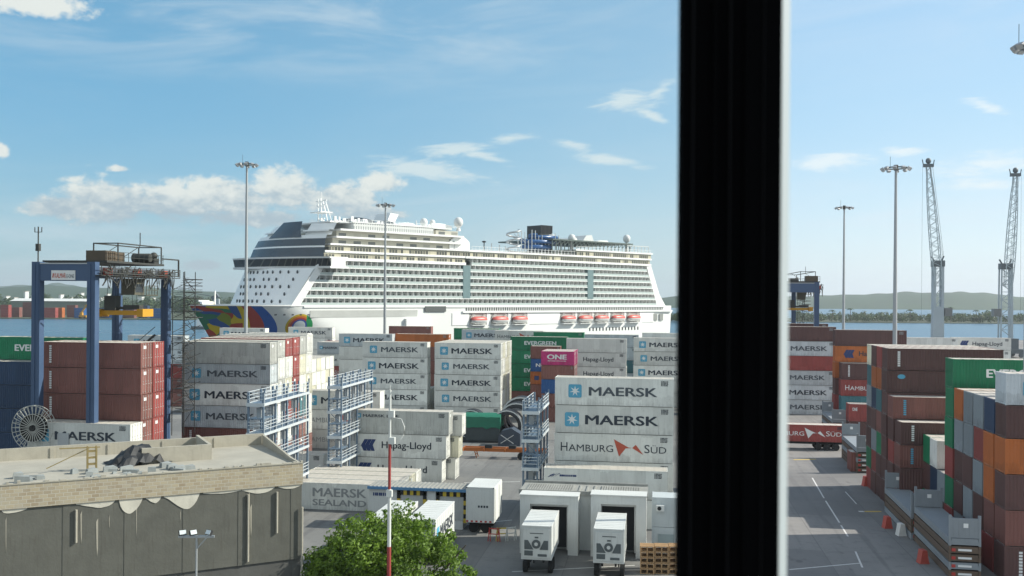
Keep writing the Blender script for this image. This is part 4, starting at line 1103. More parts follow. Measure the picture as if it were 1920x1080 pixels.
    deck('glazed_deck', 143, 204, 7, .64, 2.95, HB - .5, glaz); deck('white_band', 142.5, 205, 8, -.22, .6, HB + .1, M_ship)
    # railings along the open decks
    def railing(s0, s1, z, y, hgt=1.2):
        bb = MB()
        for sg in (-1, 1):
            for hh in (.5, hgt): bb.box(s0, s1, sg * y - .06, sg * y + .06, z + hh - .06, z + hh + .06)
            s = s0
            while s <= s1: bb.box(s - .06, s + .06, sg * y - .05, sg * y + .05, z, z + hgt); s += 2.4
        bb.obj('railing', M_ship, t)
    railing(72, 142, ZK(7) + .6, HB - .2, 1.8); railing(143, 204, ZK(8) + .6, HB - .2, 1.5); railing(2, 66, ZK(10) + .7, HB - 1.5)
    # promenade, lifeboat recess
    prom = panes_mat('promenade_wall', (.60, .61, .59), (.04, .045, .05), 1.45, .62, 0, 1, .15)
    bb = MB(); bb.box(68, 214, -HB - .12, -HB + .5, ZK(-2) + .5, ZK(-2) + 2.2); bb.obj('promenade_windows', prom, t)
    s_at = lambda px, o: (S_P.x - S_N.x * o - (px - 960) / F * (S_P.y - S_N.y * o)) / ((px - 960) / F * .6686 - .7437)
    deck('white_band', -18, 216, -1, -1.1, -.3, HB + .4, M_ship); deck('white_band', 66, 222, -2, -.5, .35, HB + .9, M_ship)
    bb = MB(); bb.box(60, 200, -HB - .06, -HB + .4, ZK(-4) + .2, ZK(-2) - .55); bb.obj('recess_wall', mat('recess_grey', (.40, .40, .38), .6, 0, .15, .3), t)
    xs = [(880, 912), (920, 952), (958, 988), (1050, 1078), (1082, 1110), (1113, 1140), (1144, 1170), (1174, 1199)]
    s_of = lambda px: (-72.6 - (px - 960) / F * 408.5) / ((px - 960) / F * .6686 - .7437)
    prev = 60
    for a, c in xs:
        sa, sb = s_of(a), s_of(c)
        if sa - prev > .3: deck_b = MB(); deck_b.box(prev, sa - .2, -HB - .25, -HB + .2, ZK(-4) + .1, ZK(-2) - .5); deck_b.obj('hull_panel', M_ship, t)
        prev = sb + .2
        l = (sb - sa) * .46; sc = (sa + sb) / 2; zc = ZK(-4) + 2.2
        bt = MB(); prof = [(-1.0, .3), (-.9, .75), (-.5, 1), (.5, 1), (.9, .75), (1.0, .3)]; n = 10
        rws = []
        for px_, w_ in prof:
            rws.append([(sc + l * px_, -HB - .9 + 1.6 * w_ * math.cos(math.pi * (1 + i / n)) * 1.0, zc + .2 - 1.7 * w_ * math.sin(math.pi * i / n)) for i in range(n + 1)])
        bt.grid(rws); lb = bt.obj('lifeboat', M_radome, t)
        bt = MB(); rws = []
        for px_, w_ in prof:
            rws.append([(sc + l * px_ * .97, -HB - .9 - 1.55 * w_ * math.cos(math.pi * i / n), zc + .2 + 1.75 * w_ * math.sin(math.pi * i / n) ** .7) for i in range(n + 1)])
        bt.grid(rws); bt.obj('canopy', M_orange, lb)
        bt = MB()
        for q in (-.7, .7): bt.bar((sc + l * q, -HB - .3, zc + 3.0), (sc + l * q, -HB - 2.0, zc + 2.6), .3); bt.bar((sc + l * q, -HB - .9, zc + 2.6), (sc + l * q, -HB - .9, zc + 1.2), .14)
        bt.box(sc - l, sc + l, -HB - .1, -HB - 2.4, ZK(-4) - .1, ZK(-4) + .15)
        bt.obj('davit', M_ship, t)
    bb = MB(); bb.box(prev, 206, -HB - .25, -HB + .2, ZK(-4) + .1, ZK(-2) - .5); bb.obj('hull_panel', M_ship, t)
    for s, w_ in ((205.5, 3.5), (211, 3.2)):
        bb = MB(); bb.box(s, s + w_, -HB - .3, -HB - .02, ZK(-4) + .8, ZK(-4) + 4.6); bb.obj('side_opening', mat('opening_grey', (.26, .27, .26), .7), t)
    for i in range(16):
        s = 153 + i * 2.6; bb = MB(); bb.box(s, s + .9, -HB - .08, -HB + .05, ZK(-6) + 2.2, ZK(-6) + 4.0); bb.obj('hull_window', M_win, t)
    # front recess with mooring deck, white hull doors
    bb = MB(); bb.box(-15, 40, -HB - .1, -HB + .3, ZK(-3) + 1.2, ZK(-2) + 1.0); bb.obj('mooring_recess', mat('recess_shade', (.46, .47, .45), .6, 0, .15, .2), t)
    bb = MB(); bb.box(44, 56, -HB - .6, -HB + .2, ZK(-2) + .2, ZK(-1) - .5); bb.obj('side_opening', mat('opening_dark', (.10, .11, .11), .7), t)
    bb = MB(); bb.box(33, 46, -HB - 1.4, -HB + .2, ZK(-4) - .5, ZK(-4) + 3.6)
    bb.obj('tender_platform', M_ship, t)
    # --- roof gear
    for px, py, r_ in ((871, 416, 2.25), (806, 416, 1.8), (822, 417, 1.4), (1187, 447, 2.1), (1084, 446, 2.0)):
        s = s_of(px); d = (S_P + S_U * s).y; z = H + (HOR + ROLL * (px - 960) - py) / F * d
        base = ZK(10) if px < 880 else ZK(8)
        bb = MB(); bb.ball((s, -HB + 5, z), r_, r_, r_ * 1.12); bb.tube([(s, -HB + 5, base), (s, -HB + 5, z - r_ * .9)], .5, 8, rads=[1.2, .55]); bb.obj('radome', M_radome, t)
    bb = MB()
    s = s_of(604); zb = ZK(10)
    for q in (-1.8, 1.8): bb.bar((s - 1.5 + 14, q, zb), (s + 12, q * .6, zb + 12), .32); bb.bar((s + 18, q, zb), (s + 14.5, q * .6, zb + 11), .32)
    for z in (3, 6, 9, 11): bb.bar((s + 12.5, -3 - z * .2, zb + z), (s + 13.5, 3 + z * .2, zb + z), .45)
    bb.box(s + 10, s + 16, -4.5, 4.5, zb + 5.6, zb + 6.0); bb.tube([(s + 13, 0, zb + 11), (s + 13, 0, zb + 15)], .15, 6)
    bb.obj('mast', M_ship, t)
    deck('roof_house', -4, 62, 10, .1, .75, HB - 3, M_ship)
    for a, c, k, h, y, m_ in ((8, 24, 10, 3.0, 12, M_dkgl), (26, 36, 10, 2.6, 11, M_dkgl), (38, 47, 10, 2.2, 12, M_ship), (52, 66, 10, 2.6, 15, M_ship), (60, 72, 7, 6.4, HB - 2, M_ship)):
        bb = MB(); n = 8
        bb.prism([Vector((a, -y, ZK(k) + .7)), Vector((c, -y, ZK(k) + .7))] + [Vector((c + (a - c) * i / n, -y, ZK(k) + .7 + h * math.sin(math.pi * (.12 + .76 * i / n)) ** .6)) for i in range(n + 1)], (0, 2 * y, 0)); bb.obj('deckhouse', m_, t)
    s = s_of(760); bb = MB(); bb.prism([Vector((s, -6, ZK(10))), Vector((s + 4, -6, ZK(10))), Vector((s + 8, -6, ZK(10) + 7)), Vector((s + 3.5, -6, ZK(10) + 7.4))], (0, 12, 0)); bb.obj('roof_fin', M_ship, t)
    # funnel with vertical louvres
    s = s_at(1010, 19); e = s + 9; bb = MB(); bb.box(s, e, -5, 5.5, ZK(7), ZK(8) + 13.6); bb.cur = 1
    for i in range(9):
        x = s + (e - s) * (i + .5) / 9; bb.box(x - .18, x + .18, -5.25, -5.02, ZK(8) + 9.2, ZK(8) + 13.8)
    bb.obj('funnel', [M_funnel, M_dark], t)
    rg = random.Random(5)
    for i, (za, ra) in enumerate(((.6, 8.0), (3.4, 8.5), (6.0, 6.5))):                       # looping water slides
        c0 = s_at(1000, 12) + i * 2.5; pts = [(c0 + (9 + 3 * (i % 2)) * math.cos(a * math.tau / 30 + i), -13 + ra * .55 * math.sin(a * math.tau / 30 + i), ZK(8) + za + a * .03) for a in range(40)]
        bb = MB(); bb.tube(pts, 1.0, 8); bb.obj('water_slide', M_slide, t)
    bb = MB()
    for i in range(14):
        x = s_at(968, 7) + i * 2.4; bb.bar((x, -17, ZK(7)), (x, -17, ZK(8) + rg.uniform(4, 10)), .3); bb.bar((x, -17, ZK(8) + 3), (x + 2.4, -9, ZK(8) + rg.uniform(4, 8)), .25)
    pts = [(s_at(962, 8) + 3.5 * math.cos(a * .7), -15 + 3.5 * math.sin(a * .7), ZK(7) + 1 + a * .42) for a in range(28)]
    bb.tube(pts, .5, 6); bb.obj('slide_tower', M_steel, t)
    bb = MB()                                                                                 # dark sun deck frame aft of the funnel
    a, c = s_of(1040), s_of(1190); z = ZK(9) + 1.6
    bb.box(a, c, -HB + 1.5, HB - 1.5, z, z + .7)
    x = a
    while x < c: bb.bar((x, -HB + 2, ZK(7) + .6), (x, -HB + 2, z), .35); bb.bar((x, -HB + 2, z - 2.4), (x + 3, -HB + 2, z), .25); x += 3
    bb.obj('sun_deck_frame', mat('dark_green_steel', (.10, .13, .12), .6, .1), t)
    for px, w_, h in ((1128, 10, 4.5), (1150, 14, 2.0), (1100, 9, 2.4), (1060, 8, 3.4)):
        s = s_of(px); bb = MB(); bb.prism([Vector((s, -8, z + .7)), Vector((s + w_, -8, z + .7)), Vector((s + w_ * .8, -8, z + .7 + h)), Vector((s + w_ * .35, -8, z + .7 + h * .9))], (0, 10, 0)); bb.obj('deckhouse', M_radome if h > 3 else M_ship, t)
    bb = MB(); a, c = s_of(1178), s_of(1218)
    for x in [a + (c - a) * i / 6 for i in range(7)]: bb.bar((x, -HB + 1, ZK(8) + .6), (x, -HB + 1, ZK(8) + 4.2), .3)
    bb.bar((a, -HB + 1, ZK(8) + 4.2), (c, -HB + 1, ZK(8) + 4.2), .4); bb.obj('court_cage', M_shipg, t)
    for px, h in ((856, 4), (912, 5), (926, 4.5), (941, 4), (952, 3.5)):
        s = s_of(px); bb = MB(); bb.tube([(s, -HB + 2, ZK(7)), (s, -HB + 2, ZK(7) + h)], .25, 6); bb.ball((s, -HB + 2, ZK(7) + h), 1.1, 1.1, .5, 8, 5) if px < 915 else None; bb.obj('deck_post', M_funnel if px == 912 else M_steel, t)
    # folded screens and flags: small light clutter along the front roof edge
    for i in range(40):
        bb = MB(); x = rg.uniform(-8, 60); y = -HB + rg.uniform(.5, 9); hh = rg.uniform(.6, 2.6)
        bb.box(x, x + rg.uniform(.15, 1.2), y, y + .6, ZK(10) + .6, ZK(10) + .6 + hh); bb.obj('deck_locker', M_ship, t)
    bb = MB(); bb.box(216, 223.5, -HB + 1, HB - 1, ZK(-2) - 1.6, ZK(-2) + .2); bb.obj('stern_platform', M_ship, t)
    return t
ship()
# ------------------------------------------------------------------ rubber-tyred gantry crane
M_blue = mat('crane_blue', (.055, .095, .175), .45, 0, .12, .6, .15, .05)
M_yel = mat('spreader_yellow', (.52, .27, .02), .5, 0, .12)
M_cdark = mat('crane_machinery', (.055, .055, .05), .6, .2, .35, 1.2)
M_tyre = mat('black_rubber', (.018, .018, .018), .8, 0, .2)
def gantry(px_r, yn, label, sign=True, reel=True):
    Yf = yn * 1.163; sp_ = Yf - yn
    p = hit_y(px_r, 700, yn); pl = hit_y(70, 700, 97.5); pr = hit_y(173.5, 700, 97.5); wx = pr.x - pl.x
    t = empty('gantry_crane', (p.x, yn, 0)); tag(t, label, 'gantry crane')
    T = 26.3
    for x in (0, -wx):
        for y in (0, sp_):
            b = MB(); tp = T if y == 0 else T - 1.6
            b.box(x - .48, x + .48, y - .42, y + .42, 1.9, tp); b.box(x - .14, x - .02, y - .50, y - .42, 2.5, tp - .2); b.box(x + .30, x + .36, y - .47, y - .42, 2.5, tp - .2)
            b.obj('leg', M_blue, t)
    for x in (-wx / 2,):
        for y in (0, sp_):
            b = MB(); b.box(-wx - .9, .9, y - .6, y + .6, 1.1, 1.89); b.obj('sill_beam', M_blue, t)
            for xx in (-wx - .3, .3):
                b = MB(); b.tube([(xx - .35, y - .25, .62), (xx - .35, y + .25, .62)], .62, 14); b.obj('wheel', M_tyre, t)
    b = MB(); b.box(-wx + .49, -.49, -.35, .35, T - 2.1, T - .25); b.cur = 1; b.box(-wx + .5, -.5, -.42, .42, T - .245, T - .12)
    e = b.obj('end_beam', [M_blue, M_steel], t)
    if sign:
        b = MB(); x0, x1 = -wx + 1.9, -wx + 4.75; b.box(x0, x1, -.45, -.37, T - 2.0, T - .95); b.cur = 1
        text(b, 'KALMAR', x0 + .42, x0 + 1.75, T - 1.78, T - 1.25, y=-.458, bold=.03)
        b.poly([(x0 + .12, -.456, T - 1.75), (x0 + .28, -.456, T - 1.75), (x0 + .34, -.456, T - 1.3), (x0 + .2, -.456, T - 1.25)])
        b.cur = 2; text(b, 'E-ONE', x0 + 1.85, x1 - .12, T - 1.78, T - 1.38, y=-.458, bold=.01)
        b.obj('name_board', [mat('sign_white', (.72, .72, .70), .5), M_red, M_ink], t)
    for x in (0, -wx):
        b = MB(); b.box(x - .40, x + .40, .43, sp_ + .4, T - 1.58, T - .5); b.obj('main_girder', mat('girder_grey_blue', (.085, .10, .125), .6, .1, .25, 1.2, .2, .1), t)
    b = MB()                                                     # walkway and railing on the right girder
    b.box(.41, 1.25, -.4, sp_ + 1.2, T - 1.5, T - 1.42)
    for z in (T - 1.0, T - .45): b.bar((1.22, -.4, z), (1.22, sp_ + 1.2, z), .06)
    for i in range(14): y = -.4 + (sp_ + 1.6) * i / 13; b.bar((1.22, y, T - 1.45), (1.22, y, T - .4), .06)
    for i in range(6): y = 1 + sp_ * i / 6; b.bar((.5, y, T - 2.6), (1.3, y + 1.0, T - .4), .12); b.bar((.5, y + 1.4, T - 2.2), (1.2, y + .2, T - .6), .09)
    b.obj('girder_walkway', M_cdark, t)
    for i in range(5):
        y = 1.2 + sp_ * i / 5.2; b = MB(); b.box(.45, 1.1, y, y + .8, T - 1.41, T - .62); b.obj('cable_box', M_steel if i % 2 else M_red, t)
    rg = random.Random(17)
    b = MB()
    for i in range(46):                                          # pipes, brackets and cable loops hung along the girder
        y = rg.uniform(.3, sp_ + .6); z = T - rg.uniform(.4, 1.9); a_ = Vector((1.25, y, z)); e_ = a_ + Vector((rg.uniform(-.2, .15), rg.uniform(-1.2, 1.2), rg.uniform(-1.0, .7)))
        b.bar(a_, e_, rg.uniform(.05, .12))
    for i in range(9): y = .6 + sp_ * i / 9; b.tube([(1.3, y + .8 * k / 6, T - 1.6 - 1.3 * math.sin(math.pi * k / 6)) for k in range(7)], .05, 5)
    b.bar((1.25, .2, T - 1.2), (1.25, sp_ + .8, T - 1.2), .14); b.bar((1.2, .2, T - .75), (1.2, sp_ + .8, T - .75), .08)
    b.obj('cable_festoon', M_cdark, t)
    # trolley with machine house
    b = MB(); b.box(-wx - .3, .9, 1.2, sp_ - 2.2, T - .02, T + .22); b.obj('trolley_frame', M_cdark, t)
    b = MB(); b.box(-1.9, .5, 1.6, 3.6, T + .23, T + 1.35); b.box(-1.6, .4, 3.7, 5.6, T + .23, T + 1.25)
    for i in range(5): b.box(.5, .56, 1.7 + i * .38, 1.95 + i * .38, T + .35, T + 1.2)
    b.obj('machine_house', mat('machine_brown', (.10, .075, .05), .7, 0, .3, 1.5, .3, .3), t)
    b = MB(); b.tube([(-1.8, sp_ - 4.6, T + .9), (.4, sp_ - 4.6, T + .9)], .55, 12); b.box(-1.4, .6, sp_ - 4.0, sp_ - 2.9, T + .23, T + .9); b.ball((.2, sp_ - 3.4, T + 1.2), .45)
    b.obj('hoist_drum', M_cdark, t)
    b = MB()
    for y in (4.2, sp_ - 2.0):
        for x in (-2.6, .4): b.bar((x, y, T + .2), (x, y, T + 2.3), .12)
        b.bar((-2.6, y, T + 2.3), (.4, y, T + 2.3), .12)
    for x in (-2.6, .4): b.bar((x, 4.2, T + 2.3), (x, sp_ - 2.0, T + 2.3), .14); b.bar((x, 5.5, T + .8), (x, sp_ / 2 + 1, T + 2.2), .06)
    b.bar((.4, sp_ / 2 + 1, T + 2.3), (.4, sp_ / 2 + 1, T + 3.8), .08)
    for i in range(12): y = 1.2 + (sp_ - 3.6) * i / 11; b.bar((.85, y, T + .2), (.85, y, T + 1.25), .05)
    for z in (.7, 1.25): b.bar((.85, 1.2, T + z), (.85, sp_ - 2.2, T + z), .05)
    b.bar((.5, sp_ - 1.8, T + .9), (.5, sp_ + 2.2, T + .9), .16); b.bar((.5, sp_ + 2.2, T + .9), (.5, sp_ + 2.2, T - 1.3), .16)
    b.obj('maintenance_frame', M_cdark, t)
    b = MB(); b.box(-1.4, .3, sp_ * .50, sp_ * .50 + 2.2, T - 3.6, T - 1.65)
    b.cur = 1; b.box(-1.35, .25, sp_ * .50 + .1, sp_ * .50 + 2.1, T - 3.3, T - 2.3) if False else b.quad((.305, sp_ * .5 + .2, T - 3.3), (.305, sp_ * .5 + 2.0, T - 3.3), (.305, sp_ * .5 + 2.0, T - 2.3), (.305, sp_ * .5 + .2, T - 2.3))
    b.cur = 0
    for z in (T - 3.6, T - 3.0, T - 2.5): b.bar((.5, sp_ * .5 + 2.3, z), (.5, sp_ * .5 + 5.0, z), .07)
    for i in range(5): b.bar((.5, sp_ * .5 + 2.3 + i * .65, T - 3.6), (.5, sp_ * .5 + 2.3 + i * .65, T - 2.4), .06)
    b.box(-.6, .5, sp_ * .5 + 2.3, sp_ * .5 + 5.0, T - 3.7, T - 3.62)
    b.obj('operator_cab', [mat('cab_olive', (.10, .095, .07), .6, 0, .2), M_win], t)
    # spreader on ropes
    cy, cz, cx = sp_ * .52, 20.6, -wx * .18
    b = MB(); b.box(cx - 3.0, cx + 3.0, cy - .55, cy + .55, cz - .28, cz + .25); b.box(cx - 3.05, cx - 2.6, cy - 1.2, cy + 1.2, cz - .5, cz + .4); b.box(cx + 2.3, cx + 3.05, cy - 1.2, cy + 1.2, cz - .45, cz + .45)
    s_ = b.obj('spreader', M_yel, t)
    b = MB(); b.box(cx - 2.2, cx - .8, cy - .6, cy + .6, cz + .26, cz + 2.0); b.box(cx - .8, cx + .2, cy - .3, cy + .3, cz + .4, cz + .7); b.box(cx + .2, cx + 2.2, cy - .5, cy + .5, cz + .36, cz + .9); b.obj('headblock', M_cdark, s_)
    b = MB()
    for dx in (-2.0, -1.2, 1.4):
        for dy in (-.5, .5): b.bar((cx + dx, cy + dy, cz + .4), (cx + dx * .8, cy + dy, T), .035)
    b.obj('hoist_rope', M_dark, t)
    # stair tower at the far right leg
    b = MB(); x0, y0 = .9, sp_ + .2
    for k in range(6):
        z = 8.0 + k * 2.9
        b.box(x0, x0 + 1.6, y0 - .2, y0 + 2.6, z - .06, z)
        for i in range(9): b.box(x0 + .1, x0 + .9, y0 + .1 + i * .26, y0 + .35 + i * .26, z + .3 * i, z + .3 * i + .04)
        for zz in (.5, 1.05): b.bar((x0 + 1.6, y0 - .2, z + zz), (x0 + 1.6, y0 + 2.6, z + zz), .05); b.bar((x0, y0 - .2, z + zz), (x0 + 1.6, y0 - .2, z + zz), .05)
    for x in (x0, x0 + 1.6):
        for y in (y0 - .2, y0 + 2.6): b.bar((x, y, 5.0), (x, y, T - .6), .08)
    for k in range(8): b.bar((x0 + (k % 2) * 1.6, y0 + 2.6, 6 + k * 2.4), (x0 + ((k + 1) % 2) * 1.6, y0 + 2.6, 8.4 + k * 2.4), .05)
    for k in range(9):
        z = 9 + k * 1.8; b.bar((x0, y0 - .2, z), (x0 + 1.6, y0 + 2.6, z + 1.4), .06); b.bar((x0 + 1.6, y0 - .2, z + 1.2), (x0 + 1.6, y0 + 2.6, z), .06); b.bar((x0 + .8, y0 + 1.2, z), (x0 + 2.6, y0 + 2.2, z + .9), .06)
    for k in range(7): b.tube([(x0 + 2.2 + 1.1 * math.cos(a * .7), y0 + 1 + 1.1 * math.sin(a * .7), T - 1.6 - k * .8) for a in range(10)], .05, 4)
    for k in range(5): b.tube([(x0 + 2.4 + .9 * math.cos(a * .7), y0 + 1 + .9 * math.sin(a * .7), T - 2.0 - k * .9) for a in range(10)], .03, 4)
    b.obj('stair_tower', M_cdark, t)
    b = MB()
    for k in range(3):                                           # lower access stair
        for i in range(10): b.box(-1.6 - .42 * i, -1.3 - .42 * i, sp_ - .4, sp_ + .5, 17.6 - .34 * i - k * 4.2, 17.65 - .34 * i - k * 4.2)
        b.bar((-1.2, sp_ - .45, 18.7 - k * 4.2), (-5.8, sp_ - .45, 15.0 - k * 4.2), .07); b.bar((-1.2, sp_ - .45, 17.7 - k * 4.2), (-5.8, sp_ - .45, 14.0 - k * 4.2), .22)
    b.obj('access_stair', M_cdark, t)
    b = MB(); b.tube([(-wx, 0, T), (-wx, 0, T + 3.9)], .07, 6); b.box(-wx - .2, -wx + .2, -.2, .2, T + 1.2, T + 2.0); b.bar((-wx - .45, 0, T + 3.3), (-wx + .45, 0, T + 3.3), .06)
    for x in (-.42, .42): b.tube([(-wx + x, 0, T + 3.3), (-wx + x, 0, T + 3.85)], .05, 6)
    b.obj('wind_gauge', M_cdark, t)
    if reel:
        cx_, cz_ = -wx + .3, hit_y(75, 803, 96.4).z
        b = MB(); r = 2.45
        for k in range(28):
            a = k * math.tau / 28; c_, s2 = math.cos(a), math.sin(a)
            b.bar((cx_ + .35 * c_, -1.15, cz_ + .35 * s2), (cx_ + r * c_, -1.25, cz_ + r * s2), .06)
            b.bar((cx_ + .35 * c_, -.75, cz_ + .35 * s2), (cx_ + r * c_, -.65, cz_ + r * s2), .06)
            if k % 2: b.bar((cx_ + r * c_, -1.25, cz_ + r * s2), (cx_ + r * c_, -.65, cz_ + r * s2), .05)
        for rr in (r, r * .62):
            for yy in (-1.25, -.65): b.tube([(cx_ + rr * math.cos(k * math.tau / 40), yy, cz_ + rr * math.sin(k * math.tau / 40)) for k in range(41)], .04, 5, False)
        o = b.obj('cable_reel', mat('reel_steel', (.50, .50, .46), .45, .3, .15), t)
        b = MB(); b.tube([(cx_, -1.15, cz_), (cx_, -.75, cz_)], 1.55, 24); b.tube([(cx_, -1.4, cz_), (cx_, -.42, cz_)], .32, 12); b.obj('cable_drum', M_tyre, o)
        b = MB(); b.box(cx_ + 2.8, cx_ + 4.1, -.9, .2, cz_ - 3.0, cz_ - .5); b.obj('cabinet', M_steel, t)
    return t
gantry(173.5, 97.5, 'blue gantry crane over the brown container stack with a white name board')
gantry(1530, 205.0, 'distant dark gantry crane just right of the window bar', sign=False, reel=False)

# ------------------------------------------------------------------ light masts
def light_mast(px, py, d, label, n=10, rad=2.0):
    p = hit_d(px, py, d); t = empty('light_mast', (p.x, p.y, 0)); tag(t, label, 'light mast', 'high floodlight masts over the yard')
    z = p.z; b = MB(); b.tube([(0, 0, 0), (0, 0, z * .5), (0, 0, z)], .3, 10, rads=[.42, .32, .20]); b.obj('pole', mat('mast_steel', (.36, .38, .39), .5, .3, .06), t)
    b = MB(); b.tube([(rad * .8 * math.cos(k * math.tau / 16), rad * .8 * math.sin(k * math.tau / 16), z) for k in range(17)], .09, 6, False); b.tube([(0, 0, z - .4), (0, 0, z + .5)], .35, 10)
    for k in range(4): b.bar((0, 0, z), (rad * .8 * math.cos(k * math.tau / 4), rad * .8 * math.sin(k * math.tau / 4), z), .09)
    b.tube([(-.9, 0, z), (-.9, 0, z + 1.9)], .03, 5)
    b.obj('head_frame', M_cdark, t)
    for k in range(n):
        a = k * math.tau / n; M = Matrix.Translation((rad * math.cos(a), rad * math.sin(a), z - .15)) @ Matrix.Rotation(a, 4, 'Z') @ Matrix.Rotation(.6, 4, 'Y')
        b = MB(); b.box(-.22, .22, -.30, .30, -.26, .20, M); b.cur = 1; b.box(-.2, .2, -.27, .27, -.30, -.262, M); b.obj('floodlight', [M_steel, mat('lamp_glass', (.6, .65, .66), .15, 0, .05, spec=.8)], t)
light_mast(463, 308, 190, 'tall light mast standing before the painted ship bow')
light_mast(723, 384, 240, 'light mast standing before the white ship side', 9, 2.2)
light_mast(1583, 389, 250, 'shorter light mast above the dark gantry crane, right of the window bar', 9, 2.2)
light_mast(1680, 315, 158, 'tall light mast behind the brown container on the orange one', 10, 2.2)
light_mast(1931, 85, 84, 'light mast head cut off by the right edge of the picture', 10, 1.25)

# ------------------------------------------------------------------ harbour cranes
M_hc = mat('harbour_crane_paint', (.36, .42, .45), .45, 0, .1, .3)
M_hc2 = mat('harbour_crane_dark', (.10, .12, .13), .5, 0, .2)
def harbour_crane(pxb, pyt, tipx, tipy, d, label, cabside=1, rz=0.0, lattice=False):
    p = hit_d(pxb, 560, d); zt = hit_d(pxb, pyt, d).z; tip = hit_d(tipx, tipy, d)
    t = empty('harbour_crane', (p.x, p.y, 0)); tag(t, label, 'harbour crane', 'mobile harbour cranes on the quay')
    b = MB(); b.box(-6, 6, -5, 5, 1.6, 3.4)
    for x in (-4.5, 0, 4.5):
        for y in (-5.2, 4.4): b.tube([(x, y, .9), (x, y + .8, .9)], .9, 12)
    b.box(-4, 4, -3.5, 3.5, 3.4, 7.6); b.obj('undercarriage', M_hc2, t)
    b = MB(); w_ = 2.1; zl = zt * .56
    if lattice:
        for x in (-w_, w_):
            for y in (-1.5, 1.5): b.bar((x, y, 7.6), (x * .9, y, zt), .75 if x > 0 else .5)
        for k in range(9):
            z0 = 8 + (zt - 8) * k / 9; z1 = 8 + (zt - 8) * (k + 1) / 9; s_ = 1 if k % 2 else -1
            b.bar((-w_ * s_, -1.5, z0), (w_ * s_ * .9, -1.5, z1), .3); b.bar((-w_ * .95, -1.5, z1), (w_ * .95, -1.5, z1), .25)
    else:
        b.prism([Vector((-w_, -1.7, 7.6)), Vector((w_, -1.7, 7.6)), Vector((w_ * .95, -1.7, zl)), Vector((-w_ * .9, -1.7, zl))], (0, 3.4, 0))
        for x in (-w_ * .72, w_ * .72): b.box(x - .5, x + .5, -1.6, 1.6, zl + .002, zt)
        for k in range(4): z0 = zl + (zt - zl) * k / 4; b.bar((-w_ * .6, -1.2, z0 + .3), (w_ * .6, -1.2, z0 + (zt - zl) / 4), .25); b.bar((-w_ * .6, -1.2, z0 + .3), (w_ * .6, -1.2, z0 + .3), .3)
    b.obj('tower', M_hc, t)
    b = MB(); b.box(-w_ * 1.05, w_ * 1.05, -1.9, 1.9, zt + .002, zt + 2.4); b.bar((-1.5, 0, zt + 2.4), (-2.4, 0, zt + 4.0), .5); b.bar((1.5, 0, zt + 2.4), (2.2, 0, zt + 4.2), .5); b.obj('tower_head', M_hc2, t)
    b = MB(); x = cabside * (w_ + 1.5); b.box(x - 1.4, x + 1.4, -2.2, 1.0, zt * .46, zt * .46 + 3.2); b.bar((cabside * w_, 0, zt * .46 + .4), (x, 0, zt * .46 + .4), .5); b.obj('operator_cab', mat('crane_cab', (.16, .17, .17), .3, 0, .2), t)
    # lattice boom from the tower's middle up to the tip
    a = Vector((-.4 * (1 if tipx < pxb else -1), -1.9, zt * .80)); e = Vector((tip.x - p.x, -1.9 + (tip.y - p.y) * 0, tip.z))
    ax = (e - a).normalized(); L = (e - a).length; sx = Vector((1, 0, 0)); sx = (sx - ax * sx.dot(ax)).normalized(); sy = ax.cross(sx)
    b = MB(); n = 26
    def corner(u, i, j):
        hw = (1.05 + .75 * math.sin(math.pi * min(1, u * 1.05 + .03)) ** .6) * (1 - .30 * u)
        return a + ax * L * u + sx * hw * i + sy * hw * .8 * j
    for i, j in ((-1, -1), (1, -1), (1, 1), (-1, 1)):
        for k in range(n): b.bar(corner(k / n, i, j), corner((k + 1) / n, i, j), .26)
    for k in range(n):
        s_ = 1 if k % 2 else -1
        b.bar(corner(k / n, -s_, -1), corner((k + 1) / n, s_, -1), .15); b.bar(corner(k / n, -s_, 1), corner((k + 1) / n, s_, 1), .15)
        b.bar(corner(k / n, 1, -s_), corner((k + 1) / n, 1, s_), .13); b.bar(corner(k / n, -1, -s_), corner((k + 1) / n, -1, s_), .13)
        if k % 3 == 0: b.bar(corner(k / n, -1, -1), corner(k / n, 1, -1), .15)
    b.obj('boom', mat('boom_paint', (.40, .47, .49), .45, 0, .1, .3), t)
    b = MB(); b.box(e.x - 1.9, e.x + 1.9, e.y - .8, e.y + .8, e.z, e.z + 1.2); b.bar((e.x - 1.9, e.y, e.z + 1.0), (e.x - 2.3, e.y, e.z + 3), .3); b.bar((e.x + 1.9, e.y, e.z + 1.0), (e.x + 2.2, e.y, e.z + 2.8), .3); b.ball((e.x, e.y, e.z + 2.4), 1.1, .6, 1.2, 8, 6); b.obj('boom_head', M_hc2, t)
    b = MB(); b.bar((1.8, 0, zt + 4), (e.x + .5, e.y, e.z + 1), .09); b.bar((2.2, 0, zt + 4), (e.x + 1.5, e.y, e.z + 1), .09)
    hx = e.x + (-2.2 if tipx < pxb else 2.2); b.bar((hx, e.y, e.z), (hx, e.y, 14), .06); b.obj('hoist_rope', M_hc2, t)
harbour_crane(1758, 500, 1739, 314, 380, 'pale harbour crane with solid tower and lattice boom leaning left', 1)
harbour_crane(1885, 505, 1900, 332, 390, 'pale harbour crane with open lattice tower near the right edge', -1, lattice=True)
